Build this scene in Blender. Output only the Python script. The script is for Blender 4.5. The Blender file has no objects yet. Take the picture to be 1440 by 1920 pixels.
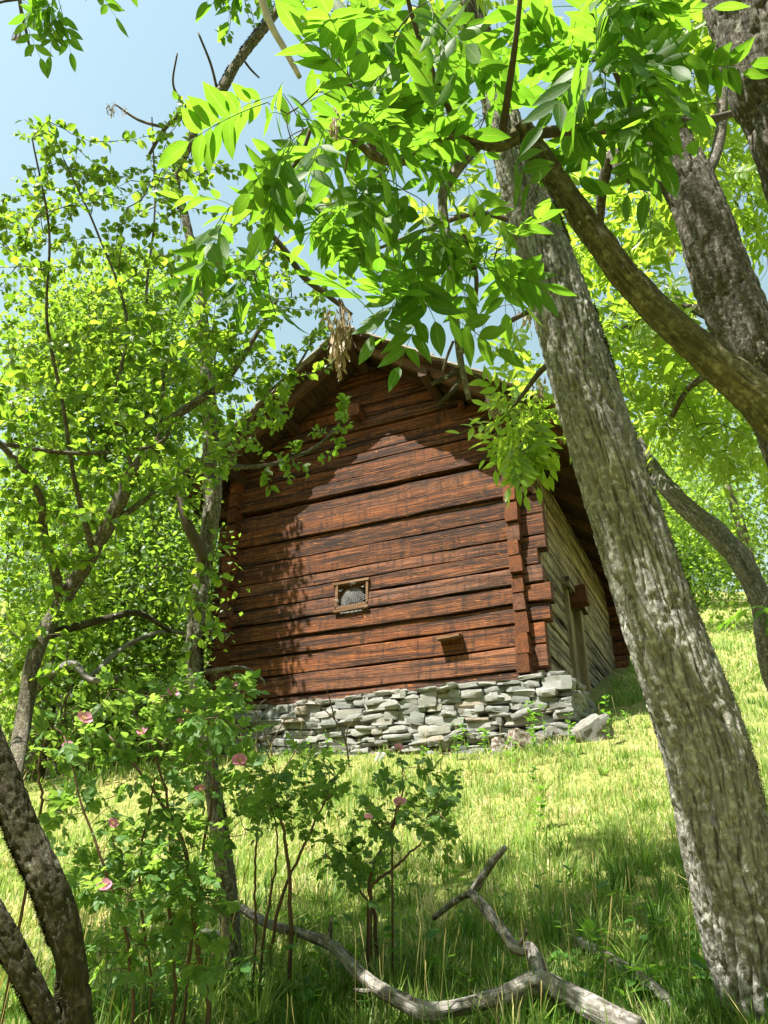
import bpy, math, random
import numpy as np
from mathutils import Matrix, Vector

# ------------------------------------------------------------------ camera, sky, sun, exposure
SC = bpy.context.scene
F = 1442.0                       # focal length in photo pixels (1440 x 1920)
PITCH = math.radians(26.3)
EYE = np.array([0.0, 0.0, 1.6])
cam_d = bpy.data.cameras.new('camera')
cam = bpy.data.objects.new('camera', cam_d)
SC.collection.objects.link(cam)
cam.location = EYE
cam.rotation_euler = (math.pi / 2 + PITCH, 0, 0)
cam_d.sensor_fit = 'VERTICAL'
cam_d.sensor_height = 36.0
cam_d.lens = 36.0 * F / 1920.0
cam_d.clip_start = 0.05
cam_d.clip_end = 2000
SC.camera = cam

SUN = np.array([-0.761, -0.649, 1.66])
SUN = SUN / np.linalg.norm(SUN)
world = bpy.data.worlds.new('World')
SC.world = world
world.use_nodes = True
wn = world.node_tree
bgn = wn.nodes['Background']
sky = wn.nodes.new('ShaderNodeTexSky')
sky.sky_type = 'NISHITA'
sky.sun_disc = False
sky.sun_elevation = math.asin(SUN[2])
sky.sun_rotation = math.atan2(SUN[0], SUN[1])
sky.altitude = 0
sky.air_density = 2.9
sky.dust_density = 2.2
sky.ozone_density = 0.2
wbal = wn.nodes.new('ShaderNodeMix'); wbal.data_type = 'RGBA'; wbal.blend_type = 'MULTIPLY'   # camera white balance of the sky
wbal.inputs[0].default_value = 1.0; wbal.inputs[7].default_value = (1.0, 1.07, 1.03, 1.0)
wn.links.new(sky.outputs[0], wbal.inputs[6]); wn.links.new(wbal.outputs[2], bgn.inputs[0])
bgn.inputs[1].default_value = 0.057
sun_d = bpy.data.lights.new('sun', 'SUN')
sun_d.energy = 5.0
sun_d.angle = math.radians(0.53)
sun_d.color = (1.0, 0.95, 0.86)
sun_o = bpy.data.objects.new('sun', sun_d)
SC.collection.objects.link(sun_o)
sun_o.rotation_euler = Vector(SUN).to_track_quat('Z', 'Y').to_euler()
sun_o.location = (-8, -8, 20)
SC.view_settings.view_transform = 'Standard'
SC.view_settings.look = 'None'
SC.view_settings.exposure = 1.78
SC.view_settings.gamma = 1.0
SC.view_settings.use_curve_mapping = False
SC.render.engine = 'CYCLES'
cy = SC.cycles
cy.max_bounces = 9
cy.diffuse_bounces = 3
cy.glossy_bounces = 2
cy.transmission_bounces = 6
cy.use_denoising = True
cy.sample_clamp_indirect = 6.0
cy.caustics_reflective = False
cy.caustics_refractive = False

rng = np.random.default_rng(11)
random.seed(11)

# ------------------------------------------------------------------ geometry of the view (survey of the place)
AF = np.array([0, math.cos(PITCH), math.sin(PITCH)])
AU = np.array([0, -math.sin(PITCH), math.cos(PITCH)])
AR = np.array([1.0, 0, 0])
def ray(x, y):
    return AR * (x - 720) / F + AU * (960 - y) / F + AF
def atd(x, y, d):
    return EYE + ray(x, y) * d
def proj(P):
    d = np.asarray(P, float) - EYE
    z = d @ AF
    zz = np.where(np.abs(z) < 1e-3, 1e-3, z)
    return 720 + F * (d @ AR) / zz, 960 - F * (d @ AU) / zz, z

# ------------------------------------------------------------------ noise
def _h(ix, iy, iz, s):
    n = (ix.astype(np.int64) * 374761393 + iy.astype(np.int64) * 668265263 + iz.astype(np.int64) * 2147483647 + s * 974634653) & 0xffffffff
    n = ((n ^ (n >> 13)) * 1274126177) & 0xffffffff
    n = ((n ^ (n >> 16)) * 2246822519) & 0xffffffff
    return ((n ^ (n >> 15)) & 0xffffff) / float(0xffffff)
def vnoise(P, s=0):
    P = np.asarray(P, float)
    if P.shape[-1] == 2:
        P = np.concatenate([P, np.zeros(P.shape[:-1] + (1,))], -1)
    i = np.floor(P).astype(np.int64); f = P - i; f = f * f * (3 - 2 * f)
    x, y, z = i[..., 0], i[..., 1], i[..., 2]
    def c(a, b, d): return _h(x + a, y + b, z + d, s)
    def L(a, b, t): return a + (b - a) * t
    fx, fy, fz = f[..., 0], f[..., 1], f[..., 2]
    return L(L(L(c(0,0,0), c(1,0,0), fx), L(c(0,1,0), c(1,1,0), fx), fy),
             L(L(c(0,0,1), c(1,0,1), fx), L(c(0,1,1), c(1,1,1), fx), fy), fz) * 2 - 1
def fbm(P, o=4, s=0):
    P = np.asarray(P, float); a = 1.0; r = 0; t = 0
    for k in range(o):
        r = r + a * vnoise(P * 2 ** k, s + k); t += a; a *= .5
    return r / t
def worley(P, s=0):          # P (N,2): F1, F2
    i = np.floor(P).astype(np.int64); best = np.full((2, len(P)), 9.0)
    for a in (-1, 0, 1):
        for b in (-1, 0, 1):
            cx, cy_ = i[:, 0] + a, i[:, 1] + b
            px = cx + _h(cx, cy_, cx * 0, s); py = cy_ + _h(cx, cy_, cx * 0, s + 7)
            d = np.hypot(P[:, 0] - px, P[:, 1] - py)
            m = d < best[0]
            best[1] = np.where(m, best[0], np.minimum(best[1], d)); best[0] = np.where(m, d, best[0])
    return best

# ------------------------------------------------------------------ terrain height
def ground(x, y, rough=True):
    x = np.asarray(x, float); y = np.asarray(y, float)
    t = (y - 12) / 3
    sp = 3 * np.where(t > 30, t, np.log1p(np.exp(np.minimum(t, 30))))
    bx, by = x - 1.759, y - 10.0; bu = bx * .9107 - by * .4131; bd = bx * .4131 + by * .9107
    z = -.15 * np.exp(-((bd + .35) / .8) ** 2) / (1 + np.exp((np.abs(bu + 2.3) - 2.6) * 3)) + 0.30 * y + 1.4 * np.tanh(x / 14.0) + 0.1 + 0.075 * sp
    if rough:
        P = np.stack([x, y], -1)
        z = z + 0.06 * fbm(P * 0.7, 3, 3) + 0.025 * fbm(P * 3.1, 2, 5) + 0.5 * fbm(P * .07, 2, 9) * np.clip((y - 14) / 15, 0, 1)
    return z
def ground_at(px, py, lift=0.0):
    d = ray(px, py); t = np.concatenate([np.arange(1, 8, .01), np.arange(8, 60, .03)])
    p = EYE + d * t[:, None]
    k = np.argmax(p[:, 2] <= ground(p[:, 0], p[:, 1]) + lift)
    return p[k]

# ------------------------------------------------------------------ mesh helpers
COL = SC.collection
def new_mesh(name, verts, faces, mat=None, smooth=False, col=None):
    """faces: one array (n,k) or a list of such arrays / lists"""
    me = bpy.data.meshes.new(name)
    verts = np.asarray(verts, np.float32)
    if isinstance(faces, np.ndarray): faces = [faces]
    lv, ls = [], []; st = 0
    for a in faces:
        a = np.asarray(a, np.int32)
        if a.ndim == 1: a = a[None]
        if len(a) == 0: continue
        lv.append(a.ravel()); k = a.shape[1]
        ls.append(st + np.arange(len(a)) * k); st += a.size
    lv = np.concatenate(lv); ls = np.concatenate(ls)
    me.vertices.add(len(verts)); me.vertices.foreach_set('co', verts.ravel())
    me.loops.add(len(lv)); me.loops.foreach_set('vertex_index', lv)
    me.polygons.add(len(ls)); me.polygons.foreach_set('loop_start', ls.astype(np.int32))
    me.polygons.foreach_set('use_smooth', np.full(len(ls), bool(smooth)))
    if col is not None:
        at = me.color_attributes.new('Col', 'FLOAT_COLOR', 'POINT')
        c = np.ones((len(verts), 4), np.float32); c[:, :3] = col
        at.data.foreach_set('color', c.ravel())
    me.update(calc_edges=True); me.validate()
    if mat: me.materials.append(mat)
    return me
def link(name, data, parent=None, loc=None, mat=None):
    o = bpy.data.objects.new(name, data); COL.objects.link(o)
    if parent is not None: o.parent = parent
    if loc is not None: o.location = loc
    return o
def tag(o, label=None, cat=None, group=None, kind=None):
    if label: o['label'] = label
    if cat: o['category'] = cat
    if group: o['group'] = group
    if kind: o['kind'] = kind
    return o
class Thing:
    """an Empty at the thing's base; parts are given in world coordinates"""
    def __init__(s, name, label, cat, loc, group=None):
        s.o = link(name, None, loc=tuple(float(v) for v in loc)); s.loc = np.array(loc, float)
        tag(s.o, label, cat, group)
    def mesh(s, name, verts, faces, mat, smooth=False, col=None, kind=None, parent=None):
        me = new_mesh(name, np.asarray(verts) - s.loc, faces, mat, smooth, col)
        o = link(name, me, parent or s.o)
        if kind: o['kind'] = kind
        return o
    def place(s, name, me, M, parent=None):
        o = link(name, me, parent or s.o)
        M = np.array(M, float); M[:3, 3] -= s.loc
        o.matrix_basis = Matrix(M.tolist())
        return o

def smooth_path(P, n):
    """Catmull-Rom through P (k,m) resampled to n points"""
    P = np.asarray(P, float); k = len(P)
    Q = np.vstack([2 * P[0] - P[1], P, 2 * P[-1] - P[-2]])
    t = np.linspace(0, k - 1 - 1e-6, n); i = t.astype(int); f = (t - i)[:, None]
    a, b, c, d = Q[i], Q[i + 1], Q[i + 2], Q[i + 3]
    return 0.5 * (2 * b + (c - a) * f + (2 * a - 5 * b + 4 * c - d) * f ** 2 + (3 * b - a - 3 * c + d) * f ** 3)
def frames(P):
    T = np.gradient(P, axis=0); T /= np.linalg.norm(T, axis=1)[:, None] + 1e-9
    N = np.zeros_like(T)
    up = np.array([0, 0, 1.0]) if abs(T[0, 2]) < .9 else np.array([0, -1.0, 0])
    n = np.cross(T[0], up); n /= np.linalg.norm(n)
    for i in range(len(P)):
        n = n - T[i] * (n @ T[i]); n /= np.linalg.norm(n) + 1e-9; N[i] = n
    return T, N, np.cross(T, N)
def axis_col(P, R, sides, cap=True):
    """vertex colours that carry bark coordinates in metres: across (r,g) and along (b x 10)"""
    n = len(P); s = np.concatenate([[0], np.cumsum(np.linalg.norm(np.diff(P, axis=0), axis=1))]); th = np.arange(sides) * 2 * math.pi / sides
    R = np.broadcast_to(np.asarray(R, float), (n,)).mean()
    C = np.stack([np.broadcast_to(.5 + R * np.cos(th), (n, sides)), np.broadcast_to(.5 + R * np.sin(th), (n, sides)), np.broadcast_to((s / 10)[:, None], (n, sides))], -1).reshape(-1, 3)
    return np.vstack([C, [.5, .5, 0], [.5, .5, s[-1] / 10]]) if cap else C
def tube(P, R, sides=6, cap=True, disp=None):
    P = np.asarray(P, float); n = len(P); R = np.broadcast_to(np.asarray(R, float), (n,))
    T, N, B = frames(P)
    th = np.arange(sides) * 2 * math.pi / sides
    rr = R[:, None] * np.ones(sides)[None]
    if disp is not None: rr = rr + disp(th, P, R)
    V = P[:, None] + rr[..., None] * (np.cos(th)[None, :, None] * N[:, None] + np.sin(th)[None, :, None] * B[:, None])
    V = V.reshape(-1, 3)
    i, j = np.meshgrid(np.arange(n - 1), np.arange(sides), indexing='ij'); j2 = (j + 1) % sides
    Q = np.stack([i * sides + j, i * sides + j2, (i + 1) * sides + j2, (i + 1) * sides + j], -1).reshape(-1, 4)
    if cap:
        V = np.vstack([V, P[0], P[-1]]); a, b = len(V) - 2, len(V) - 1
        jj = np.arange(sides); j2 = (jj + 1) % sides
        c1 = np.stack([np.full(sides, a), j2, jj, jj], -1)[:, :3]
        o = (n - 1) * sides
        c2 = np.stack([np.full(sides, b), o + jj, o + j2], -1)
        return V, [Q, c1, c2]
    return V, [Q]
class Soup:
    def __init__(s): s.v = []; s.q = []; s.t = []; s.c = []; s.n = 0
    def add(s, V, faces, col=None):
        V = np.asarray(V, float)
        for a in (faces if isinstance(faces, list) else [faces]):
            a = np.asarray(a)
            if a.ndim == 1: a = a[None]
            (s.q if a.shape[1] == 4 else s.t).append(a + s.n)
        s.v.append(V); s.n += len(V)
        s.c.append(np.broadcast_to(np.array(col if col is not None else (1, 1, 1), float), (len(V), 3)))
    def tube(s, P, R, sides=6, col=None, **k): s.add(*tube(P, R, sides, **k), col)
    def faces(s):
        r = []
        if s.q: r.append(np.concatenate(s.q))
        if s.t: r.append(np.concatenate(s.t))
        return r
    def verts(s): return np.concatenate(s.v)
    def col(s): return np.concatenate(s.c)
def limb_pts(L, n=None):
    """L: (px, py, depth, width px) -> points and radii"""
    A = np.array([np.append(atd(x, y, d), w * .5 / F * d) for x, y, d, w in L])
    A = smooth_path(A, n or max(8, 6 * len(L)))
    return A[:, :3], np.abs(A[:, 3]) + 5e-4
def box(x0, x1, y0, y1, z0, z1):
    V = np.array([[x, y, z] for z in (z0, z1) for y in (y0, y1) for x in (x0, x1)], float)
    Q = np.array([[0, 2, 3, 1], [4, 5, 7, 6], [0, 1, 5, 4], [2, 6, 7, 3], [0, 4, 6, 2], [1, 3, 7, 5]])
    return V, Q

# ------------------------------------------------------------------ materials
def mat_new(name):
    m = bpy.data.materials.new(name); m.use_nodes = True
    nt = m.node_tree; nt.nodes.clear()
    out = nt.nodes.new('ShaderNodeOutputMaterial')
    return m, nt, out
class NT:
    def __init__(s, nt): s.nt = nt
    def n(s, t, **k):
        a = s.nt.nodes.new(t)
        for q, v in k.items(): setattr(a, q, v)
        return a
    def l(s, a, b): s.nt.links.new(a, b)
    def math(s, op, a, b=None, c=None):
        m = s.n('ShaderNodeMath', operation=op)
        for i, v in enumerate((a, b, c)):
            if v is None: continue
            if isinstance(v, (int, float)): m.inputs[i].default_value = v
            else: s.l(v, m.inputs[i])
        return m.outputs[0]
    def mix(s, f, a, b, mode='MIX'):
        m = s.n('ShaderNodeMix', data_type='RGBA', blend_type=mode)
        for i, v in ((0, f), (6, a), (7, b)):
            if isinstance(v, (int, float)): m.inputs[i].default_value = v
            elif isinstance(v, tuple): m.inputs[i].default_value = v + (1,) if len(v) == 3 else v
            else: s.l(v, m.inputs[i])
        return m.outputs[2]
    def noise(s, vec, scale, detail=3, rough=.55, dist=0):
        a = s.n('ShaderNodeTexNoise'); a.inputs['Scale'].default_value = scale; a.inputs['Detail'].default_value = detail
        a.inputs['Roughness'].default_value = rough; a.inputs['Distortion'].default_value = dist
        s.l(vec, a.inputs['Vector']); return a.outputs[0]
    def ramp(s, f, *stops):
        r = s.n('ShaderNodeValToRGB'); e = r.color_ramp.elements
        while len(e) < len(stops): e.new(.5)
        for i, (p, c) in enumerate(stops):
            e[i].position = p; e[i].color = (c, c, c, 1) if isinstance(c, (int, float)) else c + (1,)
        s.l(f, r.inputs[0]); return r.outputs[0]
    def mapping(s, vec, scale, loc=None):
        m = s.n('ShaderNodeMapping'); m.inputs['Scale'].default_value = scale; s.l(vec, m.inputs[0])
        if loc is not None: s.l(loc, m.inputs[1])
        return m.outputs[0]
    def objvec(s, per_object=True):
        t = s.n('ShaderNodeTexCoord').outputs['Object']
        if not per_object: return t
        r = s.n('ShaderNodeObjectInfo').outputs['Random']
        c = s.n('ShaderNodeCombineXYZ'); k = s.math('MULTIPLY', r, 57.0)
        s.l(k, c.inputs[0]); s.l(k, c.inputs[1]); s.l(k, c.inputs[2])
        a = s.n('ShaderNodeVectorMath', operation='ADD'); s.l(t, a.inputs[0]); s.l(c.outputs[0], a.inputs[1])
        return a.outputs[0]
    def bump(s, h, strength, dist):
        b = s.n('ShaderNodeBump'); b.inputs['Strength'].default_value = strength; b.inputs['Distance'].default_value = dist
        s.l(h, b.inputs['Height']); return b.outputs[0]
    def principled(s, col, rough=.7, normal=None, spec=.3):
        p = s.n('ShaderNodeBsdfPrincipled')
        if isinstance(col, tuple): p.inputs['Base Color'].default_value = col + (1,)
        else: s.l(col, p.inputs['Base Color'])
        if isinstance(rough, (int, float)): p.inputs['Roughness'].default_value = rough
        else: s.l(rough, p.inputs['Roughness'])
        p.inputs['Specular IOR Level'].default_value = spec
        if normal is not None: s.l(normal, p.inputs['Normal'])
        return p

def leaf_mat(name, c1, c2, t1, t2, tf=.5, rough=.42, spec=.4, veins=True):
    """c: reflected colour range, t: transmitted colour range; vertex colour = (random, across, along)"""
    c1, c2 = (tuple(.85 * k for k in c) for c in (c1, c2)); t1, t2 = (tuple(.80 * k for k in t) for t in (t1, t2))
    m, nt, out = mat_new(name); g = NT(nt)
    at = g.n('ShaderNodeAttribute', attribute_name='Col')
    sep = g.n('ShaderNodeSeparateColor'); g.l(at.outputs['Color'], sep.inputs[0])
    rnd = g.n('ShaderNodeObjectInfo').outputs['Random']
    r = g.math('ADD', g.math('MULTIPLY', sep.outputs[0], .65), g.math('MULTIPLY', rnd, .35))
    col = g.mix(r, c1, c2); tr = g.mix(r, t1, t2)
    nrm = None
    if veins:
        mid = g.math('LESS_THAN', sep.outputs[1], .07)
        w = g.math('SUBTRACT', g.math('MULTIPLY', sep.outputs[2], 46.0), g.math('MULTIPLY', sep.outputs[1], 9.0))
        side = g.math('GREATER_THAN', g.math('SINE', w), .9)
        v = g.math('MINIMUM', g.math('ADD', g.math('MULTIPLY', mid, .32), g.math('MULTIPLY', side, .14)), 1.0)
        col = g.mix(v, col, (.30, .40, .12)); tr = g.mix(v, tr, (.48, .56, .14))
        ov = g.objvec(True); sp_ = g.math('MULTIPLY', g.ramp(g.noise(ov, 38, 3), (.64, 0.0), (.70, 1.0)), .55); ton = g.noise(ov, 9, 2)
        col = g.mix(sp_, col, (.16, .10, .03)); tr = g.mix(sp_, tr, (.30, .20, .04))
        tr = g.mix(g.ramp(ton, (.35, .0), (.7, .45)), tr, (.10, .30, .02))
    p = g.principled(col, rough, nrm, spec)
    t = g.n('ShaderNodeBsdfTranslucent'); g.l(tr, t.inputs[0])
    mx = g.n('ShaderNodeMixShader'); mx.inputs[0].default_value = tf
    g.l(p.outputs[0], mx.inputs[1]); g.l(t.outputs[0], mx.inputs[2]); g.l(mx.outputs[0], out.inputs[0])
    return m
M_ASH = leaf_mat('ash_leaf', (.025, .085, .012), (.070, .15, .024), (.20, .50, .018), (.40, .72, .04), .50, rough=.52, spec=.22)
M_ASHB = leaf_mat('ash_leaf_young', (.07, .15, .02), (.11, .20, .03), (.42, .68, .04), (.62, .84, .08), .55, veins=False)
M_SHRUB = leaf_mat('apple_leaf', (.045, .11, .016), (.10, .18, .03), (.16, .40, .025), (.60, .80, .06), .54, veins=False)
M_BACK = leaf_mat('bush_leaf', (.05, .12, .018), (.11, .19, .03), (.20, .44, .03), (.52, .74, .07), .5, veins=False)
M_ROSE = leaf_mat('rose_leaf', (.065, .16, .04), (.12, .22, .06), (.28, .54, .06), (.52, .74, .11), .46, rough=.5, spec=.3, veins=False)
M_HERB = leaf_mat('herb_leaf', (.04, .13, .02), (.08, .19, .03), (.18, .45, .03), (.34, .62, .05), .42, rough=.38, veins=False)
M_CONIF = leaf_mat('needles', (.025, .06, .018), (.05, .10, .025), (.06, .14, .02), (.12, .22, .03), .3, veins=False)
M_PETAL = leaf_mat('petal', (.62, .20, .34), (.72, .34, .46), (.70, .22, .40), (.80, .40, .55), .45, rough=.6, veins=False)
M_KEYS = leaf_mat('ash_keys', (.25, .17, .09), (.42, .33, .20), (.35, .24, .12), (.50, .40, .24), .3, rough=.6, veins=False)

def grass_mat():
    m, nt, out = mat_new('grass_blade'); g = NT(nt)
    at = g.n('ShaderNodeAttribute', attribute_name='Col').outputs['Color']
    p = g.principled(at, .5, None, .3)
    t = g.n('ShaderNodeBsdfTranslucent'); c = g.mix(1.0, at, (2.0, 2.05, 1.4), 'MULTIPLY'); g.l(c, t.inputs[0])
    mx = g.n('ShaderNodeMixShader'); mx.inputs[0].default_value = .42
    g.l(p.outputs[0], mx.inputs[1]); g.l(t.outputs[0], mx.inputs[2]); g.l(mx.outputs[0], out.inputs[0])
    return m
M_GRASS = grass_mat()

def soil_mat():
    m, nt, out = mat_new('hillside'); g = NT(nt)
    v = g.objvec(False)
    n1 = g.noise(v, .55, 4); n2 = g.noise(v, 7, 5); n3 = g.noise(v, 40, 3)
    c = g.mix(g.ramp(n1, (.38, 0.0), (.62, 1.0)), (.13, .17, .035), (.26, .23, .085))
    c = g.mix(g.ramp(n2, (.35, 0.0), (.7, 1.0)), c, (.10, .12, .03))
    c = g.mix(g.ramp(n3, (.5, 0.0), (.75, .6)), c, (.30, .25, .12))
    g.l(g.principled(c, .95, g.bump(n2, .6, .05), .1).outputs[0], out.inputs[0])
    return m
M_SOIL = soil_mat()

def wood_mat(name, axis, cols, streak=1.0, stain=True, orange=.25):
    """axis: 0 grain along x, 1 along y, 2 along z"""
    m, nt, out = mat_new(name); g = NT(nt)
    v = g.objvec(True)
    sc = [26.0, 26.0, 26.0]; sc[axis] = .9
    sc2 = [5.0, 5.0, 5.0]; sc2[axis] = .55
    fine = g.noise(g.mapping(v, sc), 3.0, 5, .6, .4)
    mid = g.noise(g.mapping(v, sc2), 1.6, 4, .6, .6)
    rnd = g.n('ShaderNodeObjectInfo').outputs['Random']
    c = g.ramp(rnd, (0.0, cols[0]), (.35, cols[1]), (.55, cols[0]), (.72, cols[5] if len(cols) > 5 else cols[1]), (.88, cols[1]), (1.0, cols[0]))
    c = g.mix(g.ramp(mid, (.40, 0.0), (.66, 1.0)), c, cols[2])
    c = g.mix(g.ramp(fine, (.42, 0.0), (.68, .75)), c, cols[3])
    big = g.noise(v, 1.3, 4, .65, .5)
    c = g.mix(g.math('MULTIPLY', g.ramp(big, (.60, 0.0), (.72, 1.0)), orange), c, cols[4])
    if stain:
        ws = g.noise(g.mapping(v, (9.0, 9.0, 1.1)), 1.4, 4, .6, .2)
        c = g.mix(g.math('MULTIPLY', g.ramp(ws, (.50, 0.0), (.66, 1.0)), .75), c, (.020, .012, .009))
    sp = g.n('ShaderNodeTexVoronoi'); sp.inputs['Scale'].default_value = 3.1; g.l(v, sp.inputs['Vector'])
    c = g.mix(g.ramp(sp.outputs['Distance'], (.03, .8), (.06, 0.0)), c, cols[4])
    crack = g.ramp(fine, (.28, 1.0), (.36, 0.0))
    c = g.mix(g.math('MULTIPLY', crack, .6), c, (.02, .012, .01))
    if stain:       # black weathering in long bands, resin-orange flakes, pale dry grain
        bs = [2.2, 2.2, 9.0]; bs[axis] = .35
        band = g.noise(g.mapping(v, bs), 1.3, 4, .6, .3)
        c = g.mix(g.math('MULTIPLY', g.ramp(band, (.45, 0.0), (.58, 1.0)), .9), c, (.016, .010, .008))
        fl = [16.0, 16.0, 60.0]; fl[axis] = 5.0
        flk = g.noise(g.mapping(v, fl), 1.2, 3, .6, .6)
        c = g.mix(g.math('MULTIPLY', g.ramp(flk, (.62, 0.0), (.70, 1.0)), .7), c, cols[4])
        g2 = [40.0, 40.0, 90.0]; g2[axis] = 1.6
        gr = g.noise(g.mapping(v, g2), 1.0, 3, .6, .2)
        c = g.mix(g.math('MULTIPLY', g.ramp(gr, (.56, 0.0), (.66, 1.0)), .45), c, tuple(min(1, k * 1.9) for k in cols[3]))
    h = g.math('ADD', g.math('MULTIPLY', fine, .7), g.math('MULTIPLY', mid, .5))
    g.l(g.principled(c, g.ramp(fine, (.3, .6), (.7, .85)), g.bump(h, 1.0, .016), .14).outputs[0], out.inputs[0])
    return m
RED = ((.048, .016, .006), (.145, .046, .013), (.020, .009, .005), (.20, .080, .030), (.42, .16, .035), (.125, .072, .050))
RED = tuple((c[0] * .97, c[1] * .93, c[2] * 1.0) for c in RED)
M_WOODU = wood_mat('weathered_larch', 0, RED)
M_WOODV = wood_mat('weathered_larch_cross', 1, RED, stain=False)
OLV = ((.25, .205, .125), (.33, .28, .175), (.12, .085, .05), (.38, .33, .22), (.24, .14, .06))
M_WOODS = wood_mat('side_larch', 1, OLV, stain=True)
ROOFW = ((.045, .026, .018), (.08, .042, .026), (.03, .02, .015), (.10, .06, .04), (.16, .08, .035))
M_ROOFD = wood_mat('roof_board', 1, ROOFW, stain=False)
M_ROOFR = wood_mat('rafter_wood', 0, ((.09, .045, .026), (.13, .065, .036), (.05, .028, .018), (.17, .10, .06), (.20, .10, .05)), stain=False)
M_FRAME = wood_mat('window_wood', 0, ((.11, .055, .026), (.15, .078, .036), (.06, .03, .015), (.20, .125, .07), (.18, .085, .035)), stain=False)
M_DOOR = wood_mat('door_wood', 2, ((.20, .16, .09), (.26, .21, .125), (.10, .07, .035), (.30, .25, .16), (.2, .12, .05)), stain=False)
M_SHING = wood_mat('shingle', 0, ((.22, .19, .16), (.30, .27, .23), (.14, .12, .10), (.36, .33, .29), (.25, .2, .14)), stain=False)
M_DEADOLD = wood_mat('dead_wood_old', 2, ((.14, .125, .105), (.20, .185, .16), (.045, .04, .034), (.29, .275, .25), (.09, .08, .05)), stain=False, orange=.6)

def stone_mat(name, a, b, c, moss=.0):
    a, b, c = (tuple(.80 * k for k in q) for q in (a, b, c))
    m, nt, out = mat_new(name); g = NT(nt)
    v = g.objvec(True)
    n1 = g.noise(v, 3.5, 5, .6); n2 = g.noise(g.mapping(v, (6, 6, 30)), 1.5, 5, .65); n3 = g.noise(v, 26, 4)
    rnd = g.n('ShaderNodeObjectInfo').outputs['Random']
    col = g.mix(rnd, a, b)
    col = g.mix(g.ramp(n2, (.42, 0.0), (.66, .8)), col, c)
    col = g.mix(g.ramp(n1, (.55, 0.0), (.75, .7)), col, (.16, .165, .14))
    col = g.mix(g.ramp(g.math('ADD', g.math('MULTIPLY', n3, .35), g.math('MULTIPLY', rnd, .65)), (.74, 0.0), (.82, .5)), col, (.30, .19, .09))
    if moss: col = g.mix(g.ramp(n1, (.46, 0.0), (.56, moss)), col, (.10, .06, .035))
    h = g.math('ADD', g.math('MULTIPLY', n2, .8), g.math('MULTIPLY', n3, .3))
    g.l(g.principled(col, .85, g.bump(h, .9, .02), .25).outputs[0], out.inputs[0])
    return m
M_STONE = stone_mat('schist', (.25, .26, .245), (.50, .50, .46), (.17, .18, .165))
M_ROCK = stone_mat('weathered_rock', (.24, .24, .22), (.30, .30, .28), (.15, .155, .13), .35)
M_MOSSROCK = stone_mat('mossy_rock', (.34, .33, .31), (.46, .44, .42), (.24, .22, .20), .9)
def flat_mat(name, c, rough=.7, spec=.3):
    m, nt, out = mat_new(name); g = NT(nt); v = g.objvec(True)
    k = g.noise(v, 30, 3)
    col = g.mix(g.ramp(k, (.35, 0.0), (.7, 1.0)), c, tuple(x * .65 for x in c))
    g.l(g.principled(col, rough, None, spec).outputs[0], out.inputs[0]); return m
M_CORE = flat_mat('packed_earth', (.09, .075, .06), .95)
M_WIRE = flat_mat('galvanised_wire', (.45, .45, .45), .45, .5)
M_STAMEN = flat_mat('stamen', (.62, .45, .08))
M_TWIG = flat_mat('twig_bark', (.085, .065, .045), .8)
M_ROSESTEM = flat_mat('rose_cane', (.12, .07, .045), .6)
M_GREENSTEM = flat_mat('green_stem', (.12, .20, .05), .6)

def bark_mat(name, base, light, dark, moss, lich, moss_amt=.5, lich_amt=.5, scale=1.0, zgreen=None, bump=1.0):
    m, nt, out = mat_new(name); g = NT(nt)
    v = g.objvec(False)
    at = g.n('ShaderNodeAttribute', attribute_name='Col').outputs['Vector']
    n1 = g.noise(g.mapping(at, (1, 1, 1.3)), 42 * scale, 6, .7, .5)
    crk = g.noise(g.mapping(at, (1, 1, .9)), 75 * scale, 4, .6, .8)
    n2 = g.noise(v, 5 * scale, 5, .6); n3 = g.noise(v, 34 * scale, 4, .6); n4 = g.noise(v, 1.6 * scale, 3)
    c = g.mix(g.ramp(n1, (.40, 0.0), (.60, 1.0)), dark, base)
    c = g.mix(g.ramp(n3, (.5, 0.0), (.66, .9)), c, light)
    c = g.mix(g.ramp(crk, (.36, .85), (.44, 0.0)), c, tuple(k * .5 for k in dark))
    if zgreen:
        sx = g.n('ShaderNodeSeparateXYZ'); g.l(v, sx.inputs[0])
        mr = g.n('ShaderNodeMapRange'); g.l(g.math('ADD', sx.outputs[2], g.math('MULTIPLY', n2, 1.2)), mr.inputs[0])
        mr.inputs[1].default_value = zgreen[0]; mr.inputs[2].default_value = zgreen[1]
        c = g.mix(g.math('MULTIPLY', mr.outputs[0], .8), c, g.mix(g.ramp(n1, (.36, 0.0), (.66, 1.0)), (.05, .055, .02), (.16, .17, .075)))
    mo = g.math('MULTIPLY', g.ramp(n2, (.56 - .16 * moss_amt, 0.0), (.66 - .12 * moss_amt, 1.0)), moss_amt)
    c = g.mix(mo, c, moss)
    vo = g.n('ShaderNodeTexVoronoi'); vo.inputs['Scale'].default_value = 17 * scale; g.l(v, vo.inputs['Vector'])
    wob = g.math('ADD', vo.outputs['Distance'], g.math('MULTIPLY', n3, .25))
    spots = g.math('MULTIPLY', g.ramp(wob, (.24, 1.0), (.30, 0.0)), g.ramp(n4, (.45, 0.0), (.6, 1.0)))
    c = g.mix(g.math('MULTIPLY', spots, lich_amt), c, lich)
    h = g.math('ADD', g.math('ADD', g.math('MULTIPLY', n1, .8), g.math('MULTIPLY', n3, .4)), g.math('MULTIPLY', crk, .5))
    g.l(g.principled(c, .88, g.bump(h, bump, .022), .2).outputs[0], out.inputs[0])
    return m
M_BARK = bark_mat('ash_bark', (.28, .272, .25), (.44, .445, .41), (.14, .13, .115), (.07, .07, .03), (.56, .58, .52), .16, .9, 1.15, (2.5, 5.0))
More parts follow.
